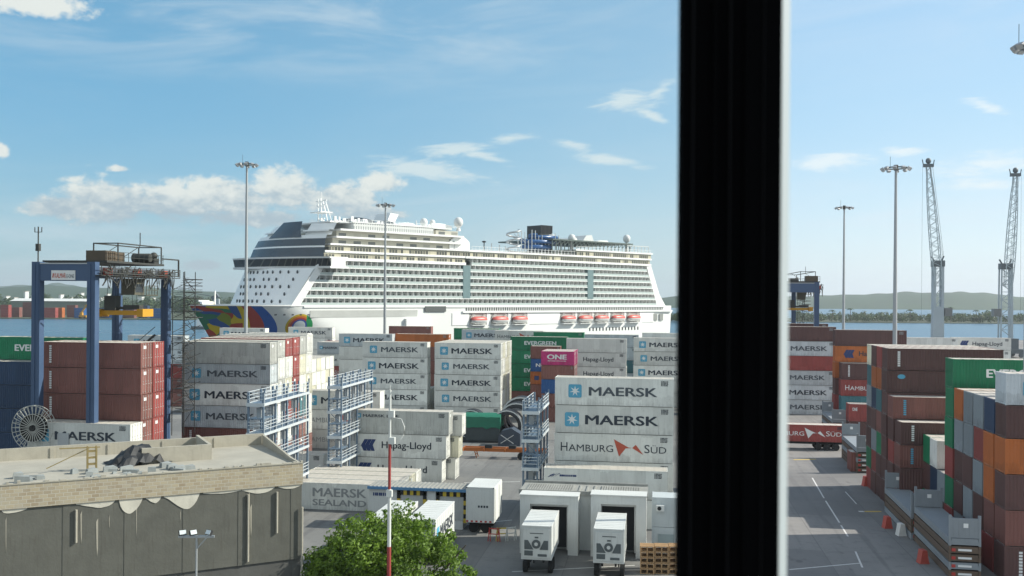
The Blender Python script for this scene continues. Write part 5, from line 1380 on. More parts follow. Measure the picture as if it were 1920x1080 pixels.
def far_quay_things():
    p = hit_d(404, 566, 760); t = empty('harbour_crane', (p.x, p.y, -2)); tag(t, 'small grey crane far off over the bow', 'harbour crane')
    b = MB(); b.bar((3, 0, 0), (2, 0, 22), 2.4); b.bar((2, 0, 12), (-1.5, 0, 24), 2.6); b.obj('tower', M_steel, t)
    b = MB(); b.bar((-2.5, 0, 22), (2.2, 0, 25), 3.0); b.bar((-2.0, 0, 24), (-30, 0, 28), .4); b.bar((0, 0, 16), (-26, 0, 4), .4); b.obj('jib', M_hc2, t)
    p = hit_d(383, 566, 700); t = empty('workboat', (p.x, p.y, -2)); tag(t, 'small white workboat showing its wheelhouse behind the bow', 'boat')
    b = MB(); rr = [[(-9 + 18 * u, s_ * 2.6 * math.sin(math.pi * min(1, (1 - u) * 1.4 + .0) / 2) , z) for u in (0, .2, .4, .6, .8, .95, 1)] for s_, z in ((-.8, 0), (-1, 2.2), (1, 2.2), (.8, 0))]; b.grid(rr); b.obj('hull', M_hc2, t)
    b = MB(); b.box(-5, 2, -2, 2, 2.2, 7.0); b.box(-4, 0, -1.6, 1.6, 7.0, 9.4); b.bar((-2, 0, 9), (-2, 0, 18), .3); b.obj('wheelhouse', M_ship, t)
far_quay_things()

# ------------------------------------------------------------------ far container yard and town, upper left
def far_yard():
    rg = random.Random(31); d0 = 985; nth = {}
    NTH = 'first second third fourth fifth sixth seventh eighth ninth tenth eleventh twelfth thirteenth fourteenth fifteenth'.split()
    spots = [(8, 571, 600, 'R'), (28, 572, 600, 'B'), (52, 566, 600, 'B'), (92, 575, 600, 'R'), (108, 573, 600, 'O'), (133, 572, 600, 'B'), (148, 575, 600, 'U'), (190, 574, 600, 'D'), (200, 579, 600, 'R'), (212, 573, 598, 'U'), (240, 573, 598, 'B'), (268, 572, 598, 'D'), (292, 574, 598, 'U')]
    words = {'R': 'red', 'B': 'brown', 'O': 'orange', 'U': 'blue', 'D': 'dark blue'}
    for i, (px, yt, yb, c) in enumerate(spots):
        p = hit_d(px, 590, d0 + (i % 3) * 12); zt = hit_d(px, yt, d0).z + 1.4; w_ = rg.uniform(9, 16)
        n = max(2, int(zt / 2.6)); b = MB()
        for k in range(n): b.box(-w_ / 2, w_ / 2, 0, 5, k * 2.6 + .05, k * 2.6 + 2.58)
        o = b.obj('container_pile', cmat(c), None, (p.x, p.y, -1.4)); nth[c] = nth.get(c, 0) + 1; tag(o, '%s %s container pile from the left on the far shore' % (['first', 'second', 'third', 'fourth'][nth[c] - 1], words[c]), 'container stack', 'container piles on the far shore')
    p = hit_d(20, 566, 1120); q = hit_d(166, 566, 1120); L = (q - p).length
    t = empty('warehouse', (p.x, p.y, -1.4), math.atan2(q.y - p.y, q.x - p.x)); tag(t, 'long low warehouse with white roof across the water', 'warehouse')
    zr = hit_d(90, 561, 1120).z + 1.4
    b = MB(); b.box(0, L, 0, 30, 0, zr - 2.2); b.obj('wall', mat('warehouse_wall', (.16, .19, .16), .8, 0, .2, .1), t)
    b = MB(); b.prism([Vector((-1, -1, zr - 2.19)), Vector((-1, 31, zr - 2.19)), Vector((-1, 15, zr + .8))], (L + 2, 0, 0)); b.obj('roof', mat('warehouse_roof', (.66, .66, .64), .6, 0, .1, .1), t)
    p = hit_d(156, 598, 975); t = empty('reach_stacker', (p.x, p.y, -1.4)); tag(t, 'yellow reach stacker on the far quay between the crane legs', 'reach stacker')
    b = MB(); b.box(-4, 4, -1.6, 1.6, 1, 3.2); b.box(-3, -.5, -1.3, 1.3, 3.2, 6); b.obj('body', M_yel, t)
    b = MB(); b.bar((-3.5, 0, 4), (4.5, 0, 14), 1.2); b.box(3.4, 5.6, -3, 3, 12.4, 13.4); b.obj('boom', M_yel, t)
    for x in (-2.8, 2.6): b = MB(); b.tube([(x, -1.8, .9), (x, 1.8, .9)], .95, 12); b.obj('wheel', M_tyre, t)
    for i, (px, wpx, h) in enumerate(((10, 4, 12), (24, 6, 9), (46, 3, 22), (60, 5, 14), (88, 7, 8), (112, 4, 16), (128, 10, 10), (146, 12, 14), (150, 5, 20), (186, 8, 10), (200, 4, 18), (214, 6, 9), (262, 8, 12), (284, 5, 10), (300, 9, 8))):
        d = 1950 + (i * 37) % 300; p = EYE + ray(px, HOR) * d; w_ = wpx * d / F
        t = empty('town_building', (p.x, p.y, 6)); tag(t, '%s tiny pale building from the left in the far town' % NTH[i], 'building', 'pale buildings of the far town')
        b = MB(); b.box(-w_ / 2, w_ / 2, 0, 12, -8, h); b.obj('wall', M_radome, t)
        b = MB(); b.box(-w_ / 2 - .6, w_ / 2 + .6, -.6, 12.6, h + .01, h + 1.0); b.obj('roof', mat('pale_roof', (.45, .40, .36), .8), t)
far_yard()

# ------------------------------------------------------------------ dock area at the lower centre
M_dock = mat('dock_white', (.62, .63, .61), .6, 0, .1, .6, .35, .08)
M_dockd = mat('dock_opening', (.03, .032, .035), .8)
M_dockr = mat('dock_roof_old', (.30, .30, .28), .8, 0, .35, .6, .5, .2)
M_bstrip = mat('blue_fascia', (.10, .24, .42), .5)
M_yb = mat('hazard_yellow', (.55, .40, .04), .6)
M_tarm = mat('reflective_red', (.45, .05, .04), .4)
def wheels(b, x, y, n=2, r=.5, gap=1.25, tw=2.3):
    for k in range(n):
        for yy in (y + .05, y + tw - .4): b.tube([(x + k * gap, yy, r), (x + k * gap, yy + .32, r)], r, 14)
def dock_shed():
    Y = 92.0; pl = hit_y(692, 940, Y); pr = hit_y(868, 940, Y); zt = hit_y(780, 914, Y).z; W = pr.x - pl.x
    t = empty('dock_shed', (pl.x, Y, 0)); tag(t, 'low white dock shed with yellow and black striped doors', 'shed')
    b = MB(); b.box(0, W, .0, 2.6, 0, zt - .2); b.obj('wall', M_dock, t)
    b = MB(); b.box(-.1, W + 3.2, -.25, 2.8, zt - .19, zt)
    for i in range(30): x = (W + 3) * i / 30; b.box(x, x + .12, -.2, 2.75, zt, zt + .06)
    rf = b.obj('roof', M_dockr, t)
    b = MB(); b.box(-.1, W + 3.2, -.32, -.252, zt - .25, zt + .02); b.obj('fascia', M_bstrip, rf)
    b = MB(); rects(b, .4, 2.0, zt - .95, zt - .5, 8, 1, y=-.012, fill=.7, seed=8); b.obj('lettering', M_navy, t)
    for a, c in ((745, 800), (818, 876)):
        xa, xc = hit_y(a, 940, Y).x - pl.x, hit_y(c, 940, Y).x - pl.x
        b = MB(); b.box(xa + .35, xc - .35, -.06, -.003, .9, zt - .75); d = b.obj('dock_door', mat('dock_door_grey', (.42, .43, .42), .6, 0, .15, .8, .3), t)
        b = MB()
        n = 9
        for k in range(n):
            b.cur = k % 2; u0 = xa + (xc - xa) * k / n; u1 = xa + (xc - xa) * (k + 1) / n; b.box(u0, u1, -.14, -.07, zt - .74, zt - .28)
        for x in (xa, xc - .34):
            for k in range(7): b.cur = k % 2; b.box(x, x + .34, -.14, -.07, .7 + k * .43, .7 + k * .43 + .43)
        b.obj('striped_frame', [M_yb, M_tyre], d)
dock_shed()
def trailer_body(px, py, z0, hh, L, label, mk=None, reefer_end=False, wheels_=True, d_rz=0.0, kind='K', pxw=None):
    """white box trailer parked nose to the dock: near top-left corner at photo pixel px, py; long axis away from the eye"""
    p = hit_z(px, py, z0 + hh); t = empty('box_trailer', (p.x, p.y, 0)); tag(t, label, 'trailer', 'white trailers backed to the docks')
    Wd = 2.45; b = MB()
    b.box(0, Wd, 0, L, z0 + .02, z0 + hh)
    for x in (-.02, Wd - .10):
        for y in (-.02, L - .1): b.box(x, x + .12, y, y + .12, z0, z0 + hh + .015)
    for z in (z0, z0 + hh - .1): b.box(-.025, Wd + .025, -.03, .05, z, z + .115); b.box(Wd - .06, Wd + .03, .05, L, z, z + .11)
    for i in range(1, 10): y = L * i / 10; b.box(Wd, Wd + .018, y - .02, y + .02, z0 + .12, z0 + hh - .12); b.box(.1, Wd - .1, y - .03, y + .03, z0 + hh, z0 + hh + .015)
    b.obj('box_body', M_dock, t)
    if reefer_end:
        b = MB(); b.box(.12, Wd - .12, -.10, -.032, z0 + .18, z0 + hh - .25); b.cur = 1
        b.box(.25, .95, -.14, -.102, z0 + .35, z0 + .75); b.prism([Vector((.25, -.13, z0 + .85)), Vector((1.0, -.13, z0 + .85)), Vector((.55, -.13, z0 + 1.6)), Vector((.25, -.13, z0 + 1.6))], (0, .03, 0)); b.prism([Vector((Wd - .25, -.13, z0 + .85)), Vector((Wd - .95, -.13, z0 + .85)), Vector((Wd - .6, -.13, z0 + 1.6)), Vector((Wd - .25, -.13, z0 + 1.6))][::-1], (0, .03, 0))
        b.tube([(1.22, -.16, z0 + 1.3), (1.22, -.10, z0 + 1.3)], .36, 18); b.cur = 0; b.tube([(1.22, -.18, z0 + 1.3), (1.22, -.16, z0 + 1.3)], .15, 12)
        b.cur = 1; b.box(.7, 1.8, -.112, -.102, z0 + hh - .62, z0 + hh - .55); b.box(1.1, 1.4, -.13, -.102, z0 + 1.78, z0 + 1.9); b.box(1.35, 2.1, -.13, -.102, z0 + .3, z0 + .5)
        b.obj('cooling_unit', [M_dock, mat('unit_grey', (.10, .115, .12), .6, 0, .2)], t)
    else:
        b = MB(); b.box(.2, Wd - .2, -.05, -.032, z0 + hh - 1.15, z0 + hh - .35); b.obj('end_window', mat('pale_pane', (.30, .36, .37), .3), t)
    if mk:
        P = lambda u, v, q: (Wd + .024 - q - .006, u, v)
        b = MB(); text(b, 'MAERSK', 1.9, 7.0, z0 + hh * .30, z0 + hh * .68, bold=.03, P=P); b.obj('lettering', M_ink, t)
        b = MB(); b.poly([(Wd + .024, .5, z0 + hh * .25), (Wd + .024, 1.5, z0 + hh * .25), (Wd + .024, 1.5, z0 + hh * .7), (Wd + .024, .5, z0 + hh * .7)]); b.obj('emblem', M_sky, t)
    b = MB(); b.box(.6, .75, .2, L, z0 - .3, z0); b.box(Wd - .75, Wd - .6, .2, L, z0 - .3, z0)
    for y in (1.2, 2.4):
        for x in (.0, Wd - .35): b.tube([(x, y, .5), (x + .35, y, .5)], .5, 14)
    for x in (.5, Wd - .6): b.box(x, x + .1, L - 2.2, L - 2.1, 0, z0)
    b.obj('chassis', M_tyre, t)
    return t
trailer_body(763, 973, 1.25, 2.75, 7.6, 'white trailer with wordmark side backed to the striped dock door', mk=True)
trailer_body(686, 975, 1.25, 2.75, 8.0, 'white trailer half hidden by the tree crown')
trailer_body(978, 985, 1.35, 2.75, 6.0, 'white trailer with dark cooling unit at the left dock portal', reefer_end=True)
trailer_body(1113, 991, 1.35, 2.75, 6.0, 'white trailer with cooling unit at the right dock portal', reefer_end=True)
def side_trailer():
    Y = 90.5; p = hit_y(874, 980, Y); q = hit_y(926, 980, Y); W = q.x - p.x; zt = hit_y(900, 914, Y).z
    t = empty('box_trailer', (p.x, Y, 0)); tag(t, 'white trailer side-on with red reflective tape, right of the dock shed', 'trailer')
    z0 = 1.1; b = MB(); b.box(0, W, 0, 4.6, z0, zt)
    for x in (-.02, W - .1): b.box(x, x + .12, -.03, .06, z0, zt + .02)
    b.box(-.02, W + .02, -.03, .05, zt - .1, zt + .015); b.obj('box_body', M_dock, t)
    b = MB()
    for k in range(12): b.cur = k % 2; b.box(W * k / 12, W * (k + 1) / 12, -.045, -.031, z0 + .06, z0 + .22)
    b.obj('reflective_tape', [M_tarm, M_wht], t)
    b = MB(); rects(b, W * .42, W * .82, z0 + 1.45, z0 + 1.75, 4, 1, y=-.006, fill=.65, seed=12); b.obj('lettering', M_ink, t)
    for s_ in (0, 1): b = MB(); b.box(W + .003, W + .05, .1 + s_ * 2.25, 2.25 + s_ * 2.25, z0 + .1, zt - .12); b.box(W + .05, W + .09, .6 + s_ * 2.25, .66 + s_ * 2.25, z0, zt - .2); b.obj('door', M_dock, t)
    b = MB(); b.box(.2, W - .1, .6, .8, z0 - .35, z0); b.box(.2, W - .1, 3.6, 3.8, z0 - .35, z0); wheels(b, .6, .6, 2, .5, 1.2, 3.2); b.box(W - .5, W - .35, .6, .8, 0, z0); b.box(.4, .6, .8, 3.6, z0 - .3, z0 - .1); b.box(W - .6, W - .4, .8, 3.6, z0 - .3, z0 - .1); b.box(1.0, 1.1, .6, 3.8, .42, .58); b.obj('chassis', M_tyre, t)
    for i, (px, c) in enumerate(((915, 'red'), (930, 'yellow'), (948, 'white'))):
        g = hit_z(px, 1015, 0); b = MB()
        for x in (0, .9):
            b.bar((x, 0, 0), (x + .12, 0, 1.3), .07); b.bar((x + .24, 0, 0), (x + .12, 0, 1.3), .07)
        b.bar((.12, 0, 1.2), (1.02, 0, 1.2), .1); b.bar((.12, 0, .7), (1.02, 0, .7), .08)
        o = b.obj('trestle', [{'red': M_tarm, 'yellow': M_yb, 'white': M_dock}[c]], None, (g.x, g.y, 0)); o.rotation_euler.z = .3 * i; tag(o, '%s steel trestle beside the white trailer with red tape' % c, 'trestle')
side_trailer()
def dock_portals():
    Y = 86.5; pl = hit_y(975, 940, Y); pr = hit_y(1212, 940, Y); W = pr.x - pl.x; zt = hit_y(1090, 924, Y).z
    t = empty('dock_house', (pl.x, Y, 0)); tag(t, 'white loading dock house with two dark portal openings and corrugated roof', 'loading dock')
    b = MB(); b.box(0, W, 0, 4.2, 0, zt - .25); b.obj('wall', M_dock, t)
    b = MB(); b.box(-.1, W + .1, -.2, 4.4, zt - .24, zt - .05)
    for i in range(46):
        x = .5 + (W - 1) * i / 46
        if 17 < i < 31 and i % 3: continue
        b.box(x, x + .16, .0, 3.6, zt - .049, zt + .04)
    for y in (-.15, 4.2): b.box(-.1, W + .1, y, y + .12, zt - .049, zt + .16)
    b.obj('roof', M_dockr, t)
    for a, c in ((975, 1084), (1108, 1212)):
        xa, xc = hit_y(a, 940, Y - 2).x - pl.x, hit_y(c, 940, Y - 2).x - pl.x; zp = hit_y(a, 928, Y - 2).z
        b = MB(); b.box(xa, xa + .9, -2.0, -.003, 0, zp); b.box(xc - .9, xc, -2.0, -.003, 0, zp); b.box(xa + .9, xc - .9, -2.0, -.003, zp - .75, zp); b.box(xa - .05, xc + .05, -2.1, -.003, zp + .002, zp + .08)
        pt = b.obj('dock_portal', M_dock, t)
        b = MB(); b.box(xa + .91, xc - .91, -.5, -.42, .3, zp - 1.05); b.obj('opening', M_dockd, pt)
        b = MB(); b.box(xa + .91, xc - .91, -1.4, -.9, zp - 1.05, zp - .755); b.box(xc - 1.05, xc - .92, -1.4, -.9, .3, zp - 1.06); b.obj('dock_cushion', M_radome, pt)
dock_portals()
def office_units():
    Y = 85.5
    for i, (zb, lab) in enumerate(((0, 'lower white cabin unit stacked beside the window bar'), (2.62, 'upper white cabin unit with a wall cooler beside the window bar'))):
        p = hit_y(1223, 940, Y); t = empty('cabin_unit', (p.x, Y, zb)); tag(t, lab, 'cabin', None)
        b = MB(); b.box(0, 6.05, 0, 2.44, 0, 2.58)
        for k in range(14): x = .2 + k * .42; b.box(x, x + .2, -.03, -.001, .2, 2.35)
        for x in (-.03, 5.93):
            for y in (-.04, 2.34): b.box(x, x + .15, y, y + .15, 0, 2.6)
        b.obj('wall', mat('cabin_paint', (.50, .54, .55), .6, 0, .1, .6, .3), t)
        if i: b = MB(); b.box(.35, 1.05, -.42, -.031, 1.45, 1.95); b.cur = 1; b.tube([(.62, -.45, 1.7), (.62, -.42, 1.7)], .18, 14); b.obj('wall_cooler', [M_radome, M_dark], t)
        else: b = MB(); b.box(.5, 1.9, -.06, -.031, .9, 2.0); b.obj('window', mat('pale_pane', (.30, .36, .37), .3), t)
office_units()
def pallets():
    M_wood = mat('pallet_wood', (.40, .25, .13), .85, 0, .25, 3)
    for c in range(3):
        for k in range(5):
            g = hit_z(1200 + c * 27, 1076, 0); b = MB()
            for s_ in range(7): b.box(0, 1.15, s_ * .17, s_ * .17 + .12, .12, .14)
            for s_ in range(3): b.box(.0 + s_ * .53, .1 + s_ * .53, 0, 1.14, .02, .12); b.box(0, 1.15, s_ * .5, s_ * .5 + .12, 0, .018)
            o = b.obj('pallet', M_wood, None, (g.x, g.y, k * .46)); o.scale = (1, 1, 3.1); o.rotation_euler.z = .02 * (k - 2)
            tag(o, '%s wooden crate pallet in the %s stack by the window bar' % (['lowest', 'second lowest', 'middle', 'second highest', 'top'][k], ['left', 'middle', 'right'][c]), 'pallet', 'wooden pallets stacked below the cabins')
pallets()
def cargo():
    Y = 148
    p = hit_y(872, 835, Y); t = empty('covered_machine', (p.x, Y, 0)); tag(t, 'bulky dark cargo under a green tarpaulin on the yard', 'cargo')
    W = hit_y(936, 835, Y).x - p.x; h = hit_y(900, 776, Y).z
    b = MB(); b.box(0, W, 0, 3, .3, h * .72)
    for i in range(5): x = W * i / 4.2; b.box(x, x + .1, -.05, -.002, .3, h * .72)
    b.obj('load', mat('cargo_dark', (.06, .075, .08), .8, 0, .3, .8), t)
    b = MB(); n = 8; rows = []
    for j in range(9):
        v = j / 8; rows.append([(-.15 + (W + .3) * i / n, -.12 + 3.3 * v, h * .72 + (h * .28) * math.sin(math.pi * (.08 + .84 * v)) ** .35 + .12 * mnoise.noise((i * .9, j * .9, 0))) for i in range(n + 1)])
    b.grid(rows); sk = [[(x, -.13, h * .72 - .9 + .35 * mnoise.noise((x, 1, 2))) for x, y, z in rows[0]], rows[0]]; b.grid(sk)
    for e_ in (0, -1): b.grid([[(r[e_][0] + (.02 if e_ else -.02), r[e_][1], h * .72 - .8) for r in rows], [r[e_] for r in rows]])
    b.obj('cover', mat('green_tarpaulin', (.02, .16, .10), .6, 0, .2, 1), t)
    b = MB(); b.box(-.6, W + 4, -.3, 3.3, .05, .3); b.obj('base', M_dark, t)
    M_pipe = mat('black_pipe', (.022, .023, .026), .45, 0, .15)
    for i, (px, py, r, dy) in enumerate(((882, 812, 2.3, 3.6), (950, 806, 2.5, 1.0), (968, 802, 2.9, 4.4), (976, 794, 3.2, 8.0))):
        q = hit_y(px, py, Y + dy); b = MB(); n = 24
        for ra, m_ in ((r, 0),):
            ring = [[(rr * math.cos(k * math.tau / n), y, rr * math.sin(k * math.tau / n)) for k in range(n + 1)] for rr, y in ((r * .72, 0), (r, 0), (r, 2.6), (r * .72, 2.6), (r * .72, 0))]
            b.grid(ring)
        b.cur = 1; b.grid([[(rr * math.cos(k * math.tau / n), -.01, rr * math.sin(k * math.tau / n)) for k in range(n + 1)] for rr in (r * .93, r * 1.005)])
        o = b.obj('pipe_ring', [M_pipe, M_radome], None, (q.x, Y + dy, max(r, q.z))); tag(o, ['black hose drum ring left of the green tarpaulin', 'smallest black ring cargo right of the green tarpaulin', 'middle black ring cargo with pale rim', 'largest black ring cargo behind the others'][i], 'pipe', 'black ring cargo beside the tarpaulin')
    q = hit_y(934, 832, Y - 3); b = MB(); L = 3.4; b.prism([Vector((0, 0, 0)), Vector((L, 0, 0)), Vector((L, 0, 1.9)), Vector((L * .6, 0, 2.7)), Vector((.5, 0, 2.3)), Vector((0, 0, 1.4))], (0, 2.4, 0)); b.cur = 1; b.bar((.4, -.03, .4), (L * .7, -.03, 1.7), .09); b.bar((.4, -.03, 1.7), (L * .7, -.03, .4), .09)
    o = b.obj('strapped_crate', [mat('crate_cover', (.05, .065, .09), .6, 0, .2), M_radome], None, (q.x, Y - 3, 0)); tag(o, 'dark covered crate with crossed white straps before the black rings', 'crate')
    # orange skeletal chassis
    Y = 133; p = hit_y(866, 866, Y); W = 12.0; t = empty('container_chassis', (p.x, Y, 0)); tag(t, 'empty orange container chassis parked across the yard behind the feather stack', 'chassis')
    M_o = mat('chassis_orange', (.42, .13, .03), .6, 0, .2, 1, .2, .3)
    b = MB(); b.box(0, W, .5, .75, .95, 1.45); b.box(0, W, 1.7, 1.95, .95, 1.45)
    for x in (0, 3, 6, 9, W - .2): b.box(x, x + .2, .05, 2.4, 1.0, 1.4)
    b.obj('frame', M_o, t)
    for x in (3.2, 6.6): b = MB(); b.box(x, x + 1.0, .4, 1.2, 1.46, 1.9); b.obj('toolbox', M_dark, t)
    for k in range(3): b = MB(); x = W - 3.6 + k * 1.25; b.tube([(x, .0, .5), (x, .35, .5)], .5, 16); b.tube([(x, 2.1, .5), (x, 2.45, .5)], .5, 16); b.tube([(x, .3, .5), (x, 2.15, .5)], .09, 8); b.obj('wheel', M_tyre, t)
    b = MB(); b.bar((2.0, .6, 0), (1.7, .6, 1), .12); b.bar((2.0, 1.9, 0), (1.7, 1.9, 1), .12); b.bar((1.85, .6, .5), (1.85, 1.9, .5), .08); b.obj('landing_leg', M_o, t)
cargo()
def truck_load():
    zt = 1.25 + 2.591; p = hit_z(1586, 798, zt); x0 = p.x - 12.192
    container(x0, p.y, 1.25, 12.192, 2.591, 'R', 'pennantwhite', 'red container with white serif wordmark riding on a road trailer', True, None)
    t = empty('road_trailer', (x0, p.y, 0)); tag(t, 'dark road trailer under the red wordmark container in the right lane', 'trailer')
    b = MB(); b.box(0, 12.2, .6, .85, .85, 1.24); b.box(0, 12.2, 1.6, 1.85, .85, 1.24)
    for x in (0, 4, 8, 12): b.box(x, x + .18, .05, 2.4, .95, 1.2)
    b.obj('frame', M_dark, t)
    for k in range(3): b = MB(); x = 8.2 + k * 1.3; b.tube([(x, .0, .52), (x, .35, .52)], .52, 16); b.tube([(x, 2.1, .52), (x, 2.45, .52)], .52, 16); b.tube([(x, .3, .52), (x, 2.15, .52)], .09, 8); b.obj('wheel', M_tyre, t)
    b = MB(); b.box(12.21, 12.26, .1, 2.35, .75, 1.0); b.obj('rear_bumper', M_tarm, t)
    p = hit_z(1632, 862, 2.591); container(p.x - 1.2, p.y + 6, 0, 6.058, 2.591, 'B', '', 'dark brown container low between the rack piles and brown block', False)
truck_load()
# ------------------------------------------------------------------ flat rack piles along the lane
M_fr = mat('flat_rack_grey', (.24, .27, .29), .6, .1, .15, .8, .25, .15)
M_frd = mat('flat_rack_brown', (.12, .085, .06), .7, 0, .3, 1, .3, .4)
def flat_rack_pile(px, py, n, where, col=0, both=True, rzz=-.03):
    g = hit_z(px, py, 0); words = ['lowest', 'second', 'third', 'fourth', 'fifth']
    for k in range(n):
        top = k == n - 1
        t = empty('flat_rack', (g.x, g.y, k * .66), rzz); tag(t, '%s flat rack of the pile %s' % ('topmost, end walls up,' if top else words[k] + ' folded', where), 'flat rack', 'flat racks piled along the lane')
        L, W = 12.19, 2.44; b = MB(); b.box(0, W, .1, L - .1, .42, .6)
        for x in (0, W - .2): b.box(x, x + .2, 0, L, .05, .418)
        for i in range(10): y = .5 + i * 1.2; b.box(.2, W - .2, y, y + .12, .1, .4)
        for y in (-.02, L - .16):
            for x in (-.02, W - .16): b.box(x, x + .18, y, y + .18, 0, .64)
        b.box(.2, W - .2, -.01, .05, .08, .6)
        b.obj('deck', M_fr if (top or (k + col) % 3 == 1) else M_frd, t)
        if not top:
            b = MB(); b.box(.7, W - .7, -.04, -.012, .25, .42); b.cur = 1; b.box(.2, .5, -.03, -.012, .2, .45); b.obj('code_plate', [M_wht, M_tarm], t)
        else:
            for y in (0, L - .22) if both else (0,):
                b = MB(); b.box(.12, W - .12, y, y + .2, .66, 2.25)
                for x in (-.01, W - .19): b.box(x, x + .2, y - .02, y + .22, .645, 2.5)
                for i in range(5): x = .3 + i * .42; b.box(x, x + .1, y - .015, y - .001, .75, 2.15)
                b.cur = 1; b.box(W * .45, W * .60, y - .03, y - .016, 1.5, 1.85); b.obj('end_wall', [M_fr, M_wht], t)
flat_rack_pile(1779, 1083, 5, 'nearest in the right lane')
flat_rack_pile(1708, 1012, 4, 'in the middle of the right lane', 1)
flat_rack_pile(1606, 886, 5, 'beside the brown block lane end', 2)
flat_rack_pile(1560, 815, 4, 'beyond the red trailer load', 0)
# ------------------------------------------------------------------ barriers, lane paint
def barriers():
    M_bar = mat('barrier_red', (.40, .07, .05), .5, 0, .15); M_barw = mat('barrier_white', (.6, .6, .57), .5, 0, .15)
    for px, py, m_, lab in ((1664, 990, M_bar, 'red plastic barrier left of the middle rack pile'), (1690, 1004, M_barw, 'white plastic barrier at the foot of the middle rack pile'), (1731, 1056, M_bar, 'red plastic barrier beside the nearest rack pile'), (1624, 911, M_bar, 'small red barrier far along the lane')):
        g = hit_z(px, py, 0); b = MB(); b.prism([Vector((-.42, -.3, 0)), Vector((.42, -.3, 0)), Vector((.34, -.3, .35)), Vector((.2, -.3, 1.15)), Vector((-.2, -.3, 1.15)), Vector((-.34, -.3, .35))], (0, .75, 0))
        b.box(-.12, .12, -.32, -.301, .5, .8)
        o = b.obj('traffic_barrier', m_, None, (g.x, g.y, 0)); o.rotation_euler.z = .2; tag(o, lab, 'barrier')
barriers()
def paint():
    M_p = mat('lane_paint_white', (.55, .55, .53), .8, 0, .3, 4); M_py = mat('lane_paint_yellow', (.5, .36, .08), .8, 0, .3, 4)
    def strip(name, a, c, wd, m_):
        A, B = hit_z(*a, 0), hit_z(*c, 0); A.z = B.z = .004; b = MB(); u = (B - A).normalized(); s_ = Vector((-u.y, u.x, 0)) * wd / 2
        b.quad(A - s_, B - s_, B + s_, A + s_) if True else None
        tag(b.obj(name, m_), kind='structure')
    for a, c in (((1523, 896), (1545, 934)), ((1548, 939), (1574, 980)), ((1577, 985), (1590, 1006)), ((1604, 1034), (1617, 1064))): strip('road_marking', a, c, .16, M_p)
    strip('road_marking', (1480, 1068), (1612, 1056), .18, M_p)
    strip('road_marking', (1585, 922), (1606, 945), .12, M_p)
    strip('road_marking', (1610, 959), (1620, 959), .5, M_p); strip('road_marking', (1621, 959), (1652, 959), .5, M_py)
    strip('road_marking', (1488, 862), (1530, 861), .5, M_py)
    for a, c in (((870, 905), (975, 903)), ((860, 985), (960, 975)), ((960, 1072), (1190, 1060))): strip('road_marking', a, c, .18, M_p)
paint()
# ------------------------------------------------------------------ the window one looks through
def window():
    M_blk = mat('black_window_profile', (.0022, .0023, .0026), .9, 0, .1, spec=.02)
    M_pale = mat('pale_window_gasket', (.30, .35, .36), .5, 0, .05)
    d = .62; yn = math.radians(0)
    a, c = hit_d(1276, 540, d), hit_d(1463, 540, d)
    t = empty('window_mullion', (a.x, a.y, H - 1.2), math.atan2(c.y - a.y, c.x - a.x)); tag(t, 'thick black window bar standing upright across the whole view', 'window frame')
    W = (c - a).length
    b = MB(); b.box(0, W, 0, .014, 0, 2.4); b.box(W * .30, W * .34, -.006, -.0005, 0, 2.4); b.box(W * .62, W * .98, -.004, -.0005, 0, 2.4)
    b.cur = 1; b.box(W * .10, W * .115, -.003, -.0004, 0, 2.4); b.box(W * .47, W * .485, -.003, -.0004, 0, 2.4); b.box(W * .80, W * .81, -.0055, -.0041, 0, 2.4)
    b.obj('profile', [M_blk, mat('paler_profile_edge', (.0055, .0055, .006), .8, 0, .3, 6, spec=.1)], t)  # narrow strips slightly paler than the bar
    g = MB(); e = W + .0002
    g.prism([Vector((e, .0, 0)), Vector((e + .0085, .0115, 0)), Vector((e + .0085, .04, 0)), Vector((e, .04, 0))], (0, 0, 2.4)); g.obj('gasket', M_pale, t)
    gm = bpy.data.materials.new('window_glass_pane'); gm.use_nodes = True; n_ = gm.node_tree; n_.nodes.clear()
    tr = n_.nodes.new('ShaderNodeBsdfTransparent'); tr.inputs[0].default_value = (.915, .935, .93, 1); o_ = n_.nodes.new('ShaderNodeOutputMaterial'); n_.links.new(tr.outputs[0], o_.inputs[0])
    p0 = hit_d(-400, 540, .70); p1 = hit_d(1275, 540, .66)
    b = MB(); Lp = (p1 - p0).length; b.box(0, Lp, 0, .006, 0, 2.4)
    o = b.obj('window_pane', gm, None, (p0.x, p0.y, H - 1.2)); o.rotation_euler.z = math.atan2(p1.y - p0.y, p1.x - p0.x); tag(o, 'slightly grey window pane left of the thick black bar', 'window pane')
window()
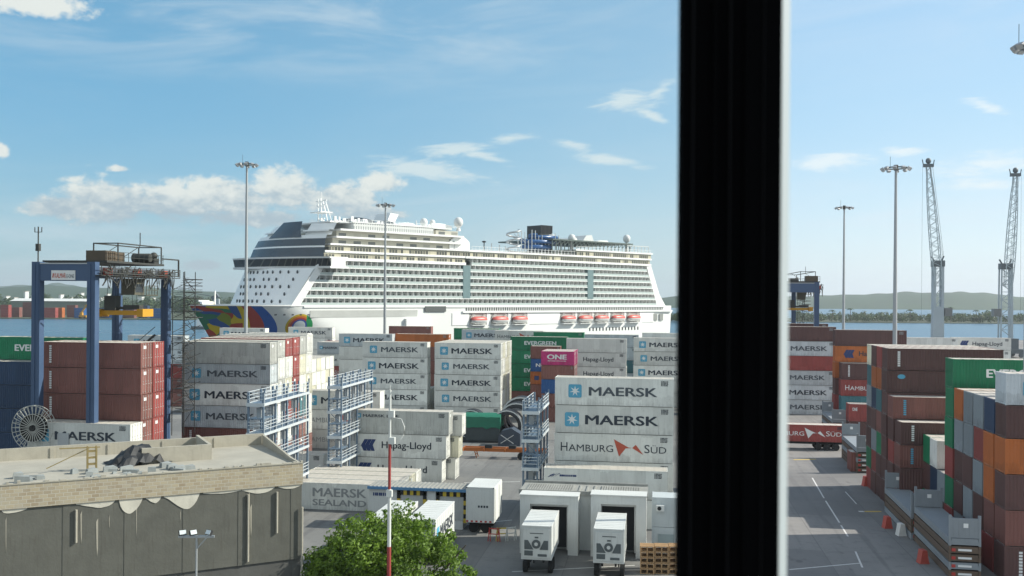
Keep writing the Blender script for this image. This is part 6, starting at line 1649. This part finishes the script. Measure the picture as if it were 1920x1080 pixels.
def haze():
    mt = bpy.data.materials.new('sea_haze'); mt.use_nodes = True; t = mt.node_tree; t.nodes.clear()
    v = t.nodes.new('ShaderNodeVolumePrincipled'); v.inputs['Density'].default_value = .00010; v.inputs['Color'].default_value = (.80, .88, .95, 1); v.inputs['Anisotropy'].default_value = .2
    o = t.nodes.new('ShaderNodeOutputMaterial'); t.links.new(v.outputs[0], o.inputs['Volume'])
    b = MB(); b.box(-9500, 9500, -700, 14500, -4.5, 230)
    tag(b.obj('haze', mt), kind='stuff')
haze()
def merge_unseen():
    """containers that no sight line of the photograph reaches (buried in the blocks) become one mass"""
    from mathutils.bvhtree import BVHTree
    vs, fs, own = [], [], []
    for i, (o, col) in enumerate(HID):
        x, y, z = o.location; _x, _y, _z, L_, h_, _l = PLACED[i]; n = len(vs)
        vs += [(x, y, z), (x + L_, y, z), (x + L_, y + 2.44, z), (x, y + 2.44, z), (x, y, z + h_), (x + L_, y, z + h_), (x + L_, y + 2.44, z + h_), (x, y + 2.44, z + h_)]
        for f in ((0, 3, 2, 1), (4, 5, 6, 7), (0, 1, 5, 4), (1, 2, 6, 5), (2, 3, 7, 6), (3, 0, 4, 7)): fs.append(tuple(k + n for k in f)); own.append(i)
    bt = BVHTree.FromPolygons(vs, fs)
    seen = [0] * len(HID)
    for iy in range(260):
        for ix in range(960):
            px, py = ix * 2 + 1, 560 + iy * 2
            if 1277 < px < 1462: continue
            hit = bt.ray_cast(EYE, ray(px, py).normalized())
            if hit[2] is not None: seen[own[hit[2]]] += 1
    big = MB(); keys = []
    for i, (o, col) in enumerate(HID):
        if seen[i] >= 3: continue
        if col not in keys: keys.append(col)
        big.cur = keys.index(col); x, y, z = o.location; L_, h_ = PLACED[i][3:5]
        big.box(x, x + L_ - .02, y + .02, y + 2.42, z, z + h_ - .02)
        for ch in list(o.children): bpy.data.objects.remove(ch)
        bpy.data.objects.remove(o)
    if big.v:
        tag(big.obj('container_mass', [cmat(k) for k in keys]), 'containers packed out of sight inside the stacked blocks', 'containers', kind='stuff')
merge_unseen()
